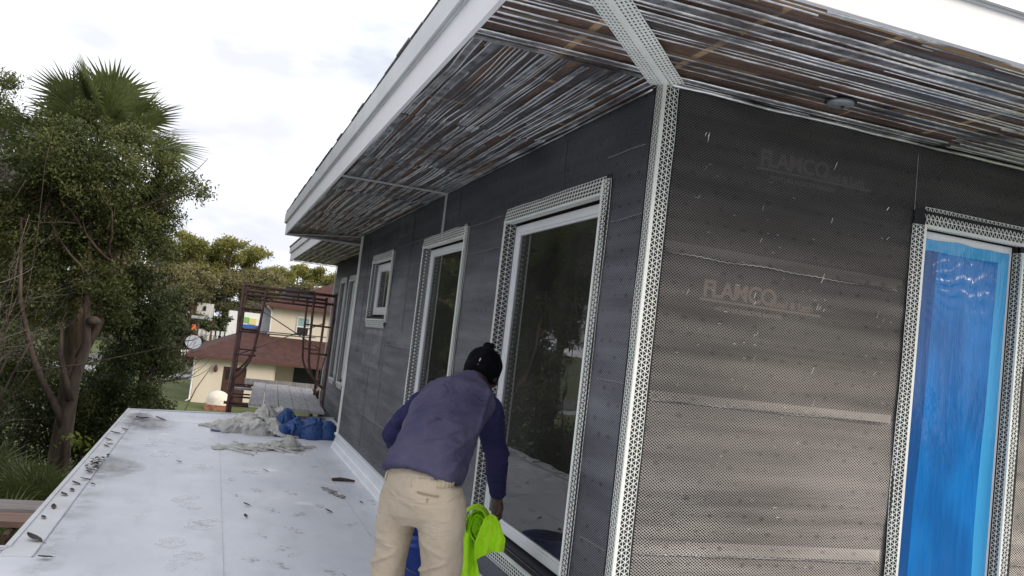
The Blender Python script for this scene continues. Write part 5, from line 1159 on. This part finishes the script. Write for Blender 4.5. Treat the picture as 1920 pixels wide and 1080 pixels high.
mb = MB(); k = .93; cx, cy = -.94, 39.3; pr_ = [(.52*math.cos(t), .42*math.sin(t)) for t in [math.pi/2*i/8 for i in range(9)]]; mb.lathe([(.52, -.22)]+pr_, (cx, cy, -2.62), 24); mb.build('dome', M['dome'], ov, True)
MB().box(cx-.56, cx+.56, cy-.5, cy+.5, G0, -2.84).build('base', M['brick'], ov)
# sapling on the lawn
t = thing('sapling', 'thin bare sapling on the lawn right of the bushy tree', 'sapling', (-2.35, 30, G0)); mb = MB(); mb.tube([(-2.35, 30, G0), (-2.2, 30, -2.3), (-1.9, 30, -1.4), (-1.45, 30, -.5)], [.035, .028, .022, .012], 6); mb.tube([(-2.3, 30, -2.8), (-2.55, 30, -2.5), (-2.8, 30, -2.1)], [.02, .014, .006], 5); mb.build('trunk', M['bark'], t, True)
# street scene ----------------------------------------------------------
st = thing('shop_building', 'white shop building with green, yellow and blue panels, glimpsed through the scaffold', 'shop', (4, 90, G0))
MB().box(-.2, 8.5, 88, 95, G0, 1.75).build('wall', M['white'], st)
for nm, x0, x1, z0, z1, m_ in (('panel', 1.15, 1.75, .70, 1.25, 'green'), ('panel', 1.8, 2.5, .55, 1.2, 'yellow'), ('panel', .9, 3.0, .15, .50, 'blue'), ('panel', 1.2, 2.6, -.45, .12, 'yellow'), ('doorway', 2.7, 3.4, -1.2, .1, 'black')): MB().box(x0, x1, 87.9, 88.0, z0, z1).build(nm, M[m_], st)
t = thing('canopy', 'grey flat canopy on posts in front of the far shops', 'canopy', (-2.2, 82, G0)); mb = MB(); mb.box(-3.6, -1.3, 81, 84, .62, .85); mb.build('roof', M['dish'], t)
for x_ in (-2.9, -1.7): MB().box(x_-.08, x_+.08, 81.2, 81.4, G0, .62).build('post', M['browntrim'], t)
MB().box(-3.42, -3.10, 79.8, 80.2, -2.2, .05).build('pillar', M['orange']); tag(bpy.data.objects['pillar'], 'orange pillar beside the far canopy', 'pillar')
for i in range(9):
    mb = MB(); x_ = -2.9+i*.42; mb.box(x_, x_+.28, 84, 84.3, -.85, -.40); mb.box(x_+.08, x_+.2, 84.05, 84.2, G0, -.85); o = mb.build('white_sign_box', M['white']); tag(o, 'small white box on a post in the row before the far shops', 'box', 'row of small white boxes before the far shops')
def car(x, y, col, label, s=1.0):
    t = thing('parked_car', label, 'car', (x, y, G0)); mb = MB()
    pr_ = [(-2.1, .35), (-2.15, .75), (-1.3, .90), (-.8, 1.35), (.7, 1.40), (1.4, .95), (2.1, .85), (2.15, .35)]
    for w0, w1 in ((-.85, .85),):
        a = [(x+px_, y+w0, G0+pz) for px_, pz in pr_]; b = [(x+px_, y+w1, G0+pz) for px_, pz in pr_]
        mb.quad(*a); mb.quad(*b[::-1])
        for i in range(len(a)): j = (i+1) % len(a); mb.quad(a[i], b[i], b[j], a[j])
    mb.build('body', M[col], t); MB().box(x-.75, x+.75, y-.87, y-.86, G0+.92, G0+1.28).build('window', M['black'], t)
    for px_ in (-1.35, 1.35): MB().tube([(x+px_, y-.88, G0+.33), (x+px_, y-.66, G0+.33)], .33, 14).build('wheel', M['black'], t)
car(-1.9, 78.5, 'white', 'white car parked just left of the neighbour\'s roof peak'); car(.8, 80, 'dish', 'grey car parked behind the neighbour\'s roof'); car(-6.2, 79, 'white', 'white car glimpsed left behind the bushy tree')
for x_, z_, y_, lb in ((-6.95, 1.75, 70, 'street lamp with white globe at left among the far trees'), (-4.95, 1.35, 70, 'street lamp with tall white head before the pines')):
    t = thing('street_lamp', lb, 'street lamp', (x_, y_, G0)); MB().tube([(x_, y_, G0), (x_, y_, z_)], .07).build('pole', M['black'], t, True); MB().ball((x_, y_, z_+.1), .22, .22, .3, 8).build('lamp_head', M['white'], t, True)
t = thing('utility_pole', 'dark utility pole rising among the far trees', 'utility pole', (-6.2, 70, G0)); MB().tube([(-6.1, 70, G0), (-6.5, 70, 6.2)], [.16, .11]).build('pole', M['bark'], t, True); MB().box(-7.4, -5.5, 69.9, 70.05, 5.5, 5.62).build('crossarm', M['bark'], t)
for k in range(3):
    mb = MB(); mb.tube([(-60+i*6, 75, 2.9-.35*k-.012*i+.0012*(i-14)**2*.4) for i in range(26)], .018, 4); tag(mb.build('power_line', M['black']), ['topmost', 'middle', 'lowest'][k]+' of the three power lines crossing before the pines', 'power line')
wh = thing('far_house', 'small white house front showing between the far trees', 'house', (-2.9, 100, G0)); MB().box(-3.6, -1.8, 100, 104, G0, 2.25).build('wall', M['white'], wh); mb = MB(); mb.box(-2.9, -2.6, 99.9, 100, 1.4, 1.9); mb.build('window', M['black'], wh)
# pines
def pine(name, label, x, y, h, seed, mat, n, group, lo=.45, wd=2.6, cat='tree'):
    t = thing(name, label, cat, (x, y, G0), group); g_ = random.Random(seed); bl = []
    for k in range(15):
        f_ = g_.random(); zz = G0+h*(lo+(1-lo)*f_); rr = wd*(1-.45*f_)*g_.uniform(.3, .9); a = g_.uniform(0, 6.28); bl.append((x+rr*math.cos(a), y+rr*math.sin(a), zz-.4, g_.uniform(.75, 1.3), .6))
    bl.append((x, y, G0+h-.8, .9, .8)); leaves('crown', bl, n, .34, mat, t, 16, .30, .4, .6, .3, seed=seed)
    mb = MB(); mb.tube([(x+.15*math.sin(i), y, G0+h*i/8*.98) for i in range(9)], [.26-.025*i for i in range(9)], 8)
    for k in range(14): a = g_.uniform(0, 6.28); z_ = G0+h*g_.uniform(.35, .95); mb.tube([(x, y, z_), (x+math.cos(a)*wd*.7, y+math.sin(a)*wd*.7, z_+.5)], [.07, .02], 5)
    mb.build('trunk', M['bark'], t, True); return t
gp = 'pines behind the far street'; P1 = pine('pine_tree', 'tall pine with sunlit yellow green crown in the far row', -2, 112, 13.2, 1, 'pine', 11000, gp); P2 = pine('pine_tree', 'tall pine with sunlit yellow green crown in the far row', 2.5, 114, 13.6, 2, 'pine', 12000, gp, .4, 3.0)
g2 = 'olive brown trees along the far street'; Q1 = pine('broadleaf_tree', 'olive brown tree in the far belt below the pines', -4, 98, 9.5, 3, 'oliveleaf', 12000, g2, .15, 3.4); Q2 = pine('broadleaf_tree', 'olive brown tree in the far belt below the pines', 3.5, 100, 10.2, 4, 'oliveleaf', 12000, g2, .12, 3.4)
rn = random.Random(77)
for i in range(40):
    x = -30+i*1.65+rn.uniform(-.9, .9); dup(P1 if i % 2 else P2, None, (x, 112+rn.uniform(-5, 9), G0), rn.uniform(0, 6.28), rn.uniform(.80, 1.04)*(1 if x > -10 else .8 if x > -16 else 1))
for i in range(26):
    x = -34+i*2.8+rn.uniform(-.9, .9)
    if -3.4 < x-0 < -2.2: continue
    dup(Q1 if i % 2 else Q2, None, (x, 103+rn.uniform(-3, 5), G0), rn.uniform(0, 6.28), rn.uniform(.8, 1.1))
g3 = 'dark green trees before the far shops'
S1 = bush('dark green tree standing before the far canopy', -3.3, 62, 1.5, 5.6, 3800, 'leaf2', 31, None, 'tree', .3, 'street_tree'); S2 = bush('dark green low tree right of the canopy before the far shops', -1.5, 60, 1.0, 4.9, 2600, 'leaf2', 32, None, 'tree', .28, 'street_tree')
for x, y, s_, lb in ((-9.5, 55, 1.5, 'large dark tree at left before the far street'), (-13, 60, 1.8, 'largest dark tree far left before the street'), (-6.4, 46, .62, 'small dark green tree at the left end of the lawn')): dup(S1, None, (x, y, G0), 1.3, s_, lb)
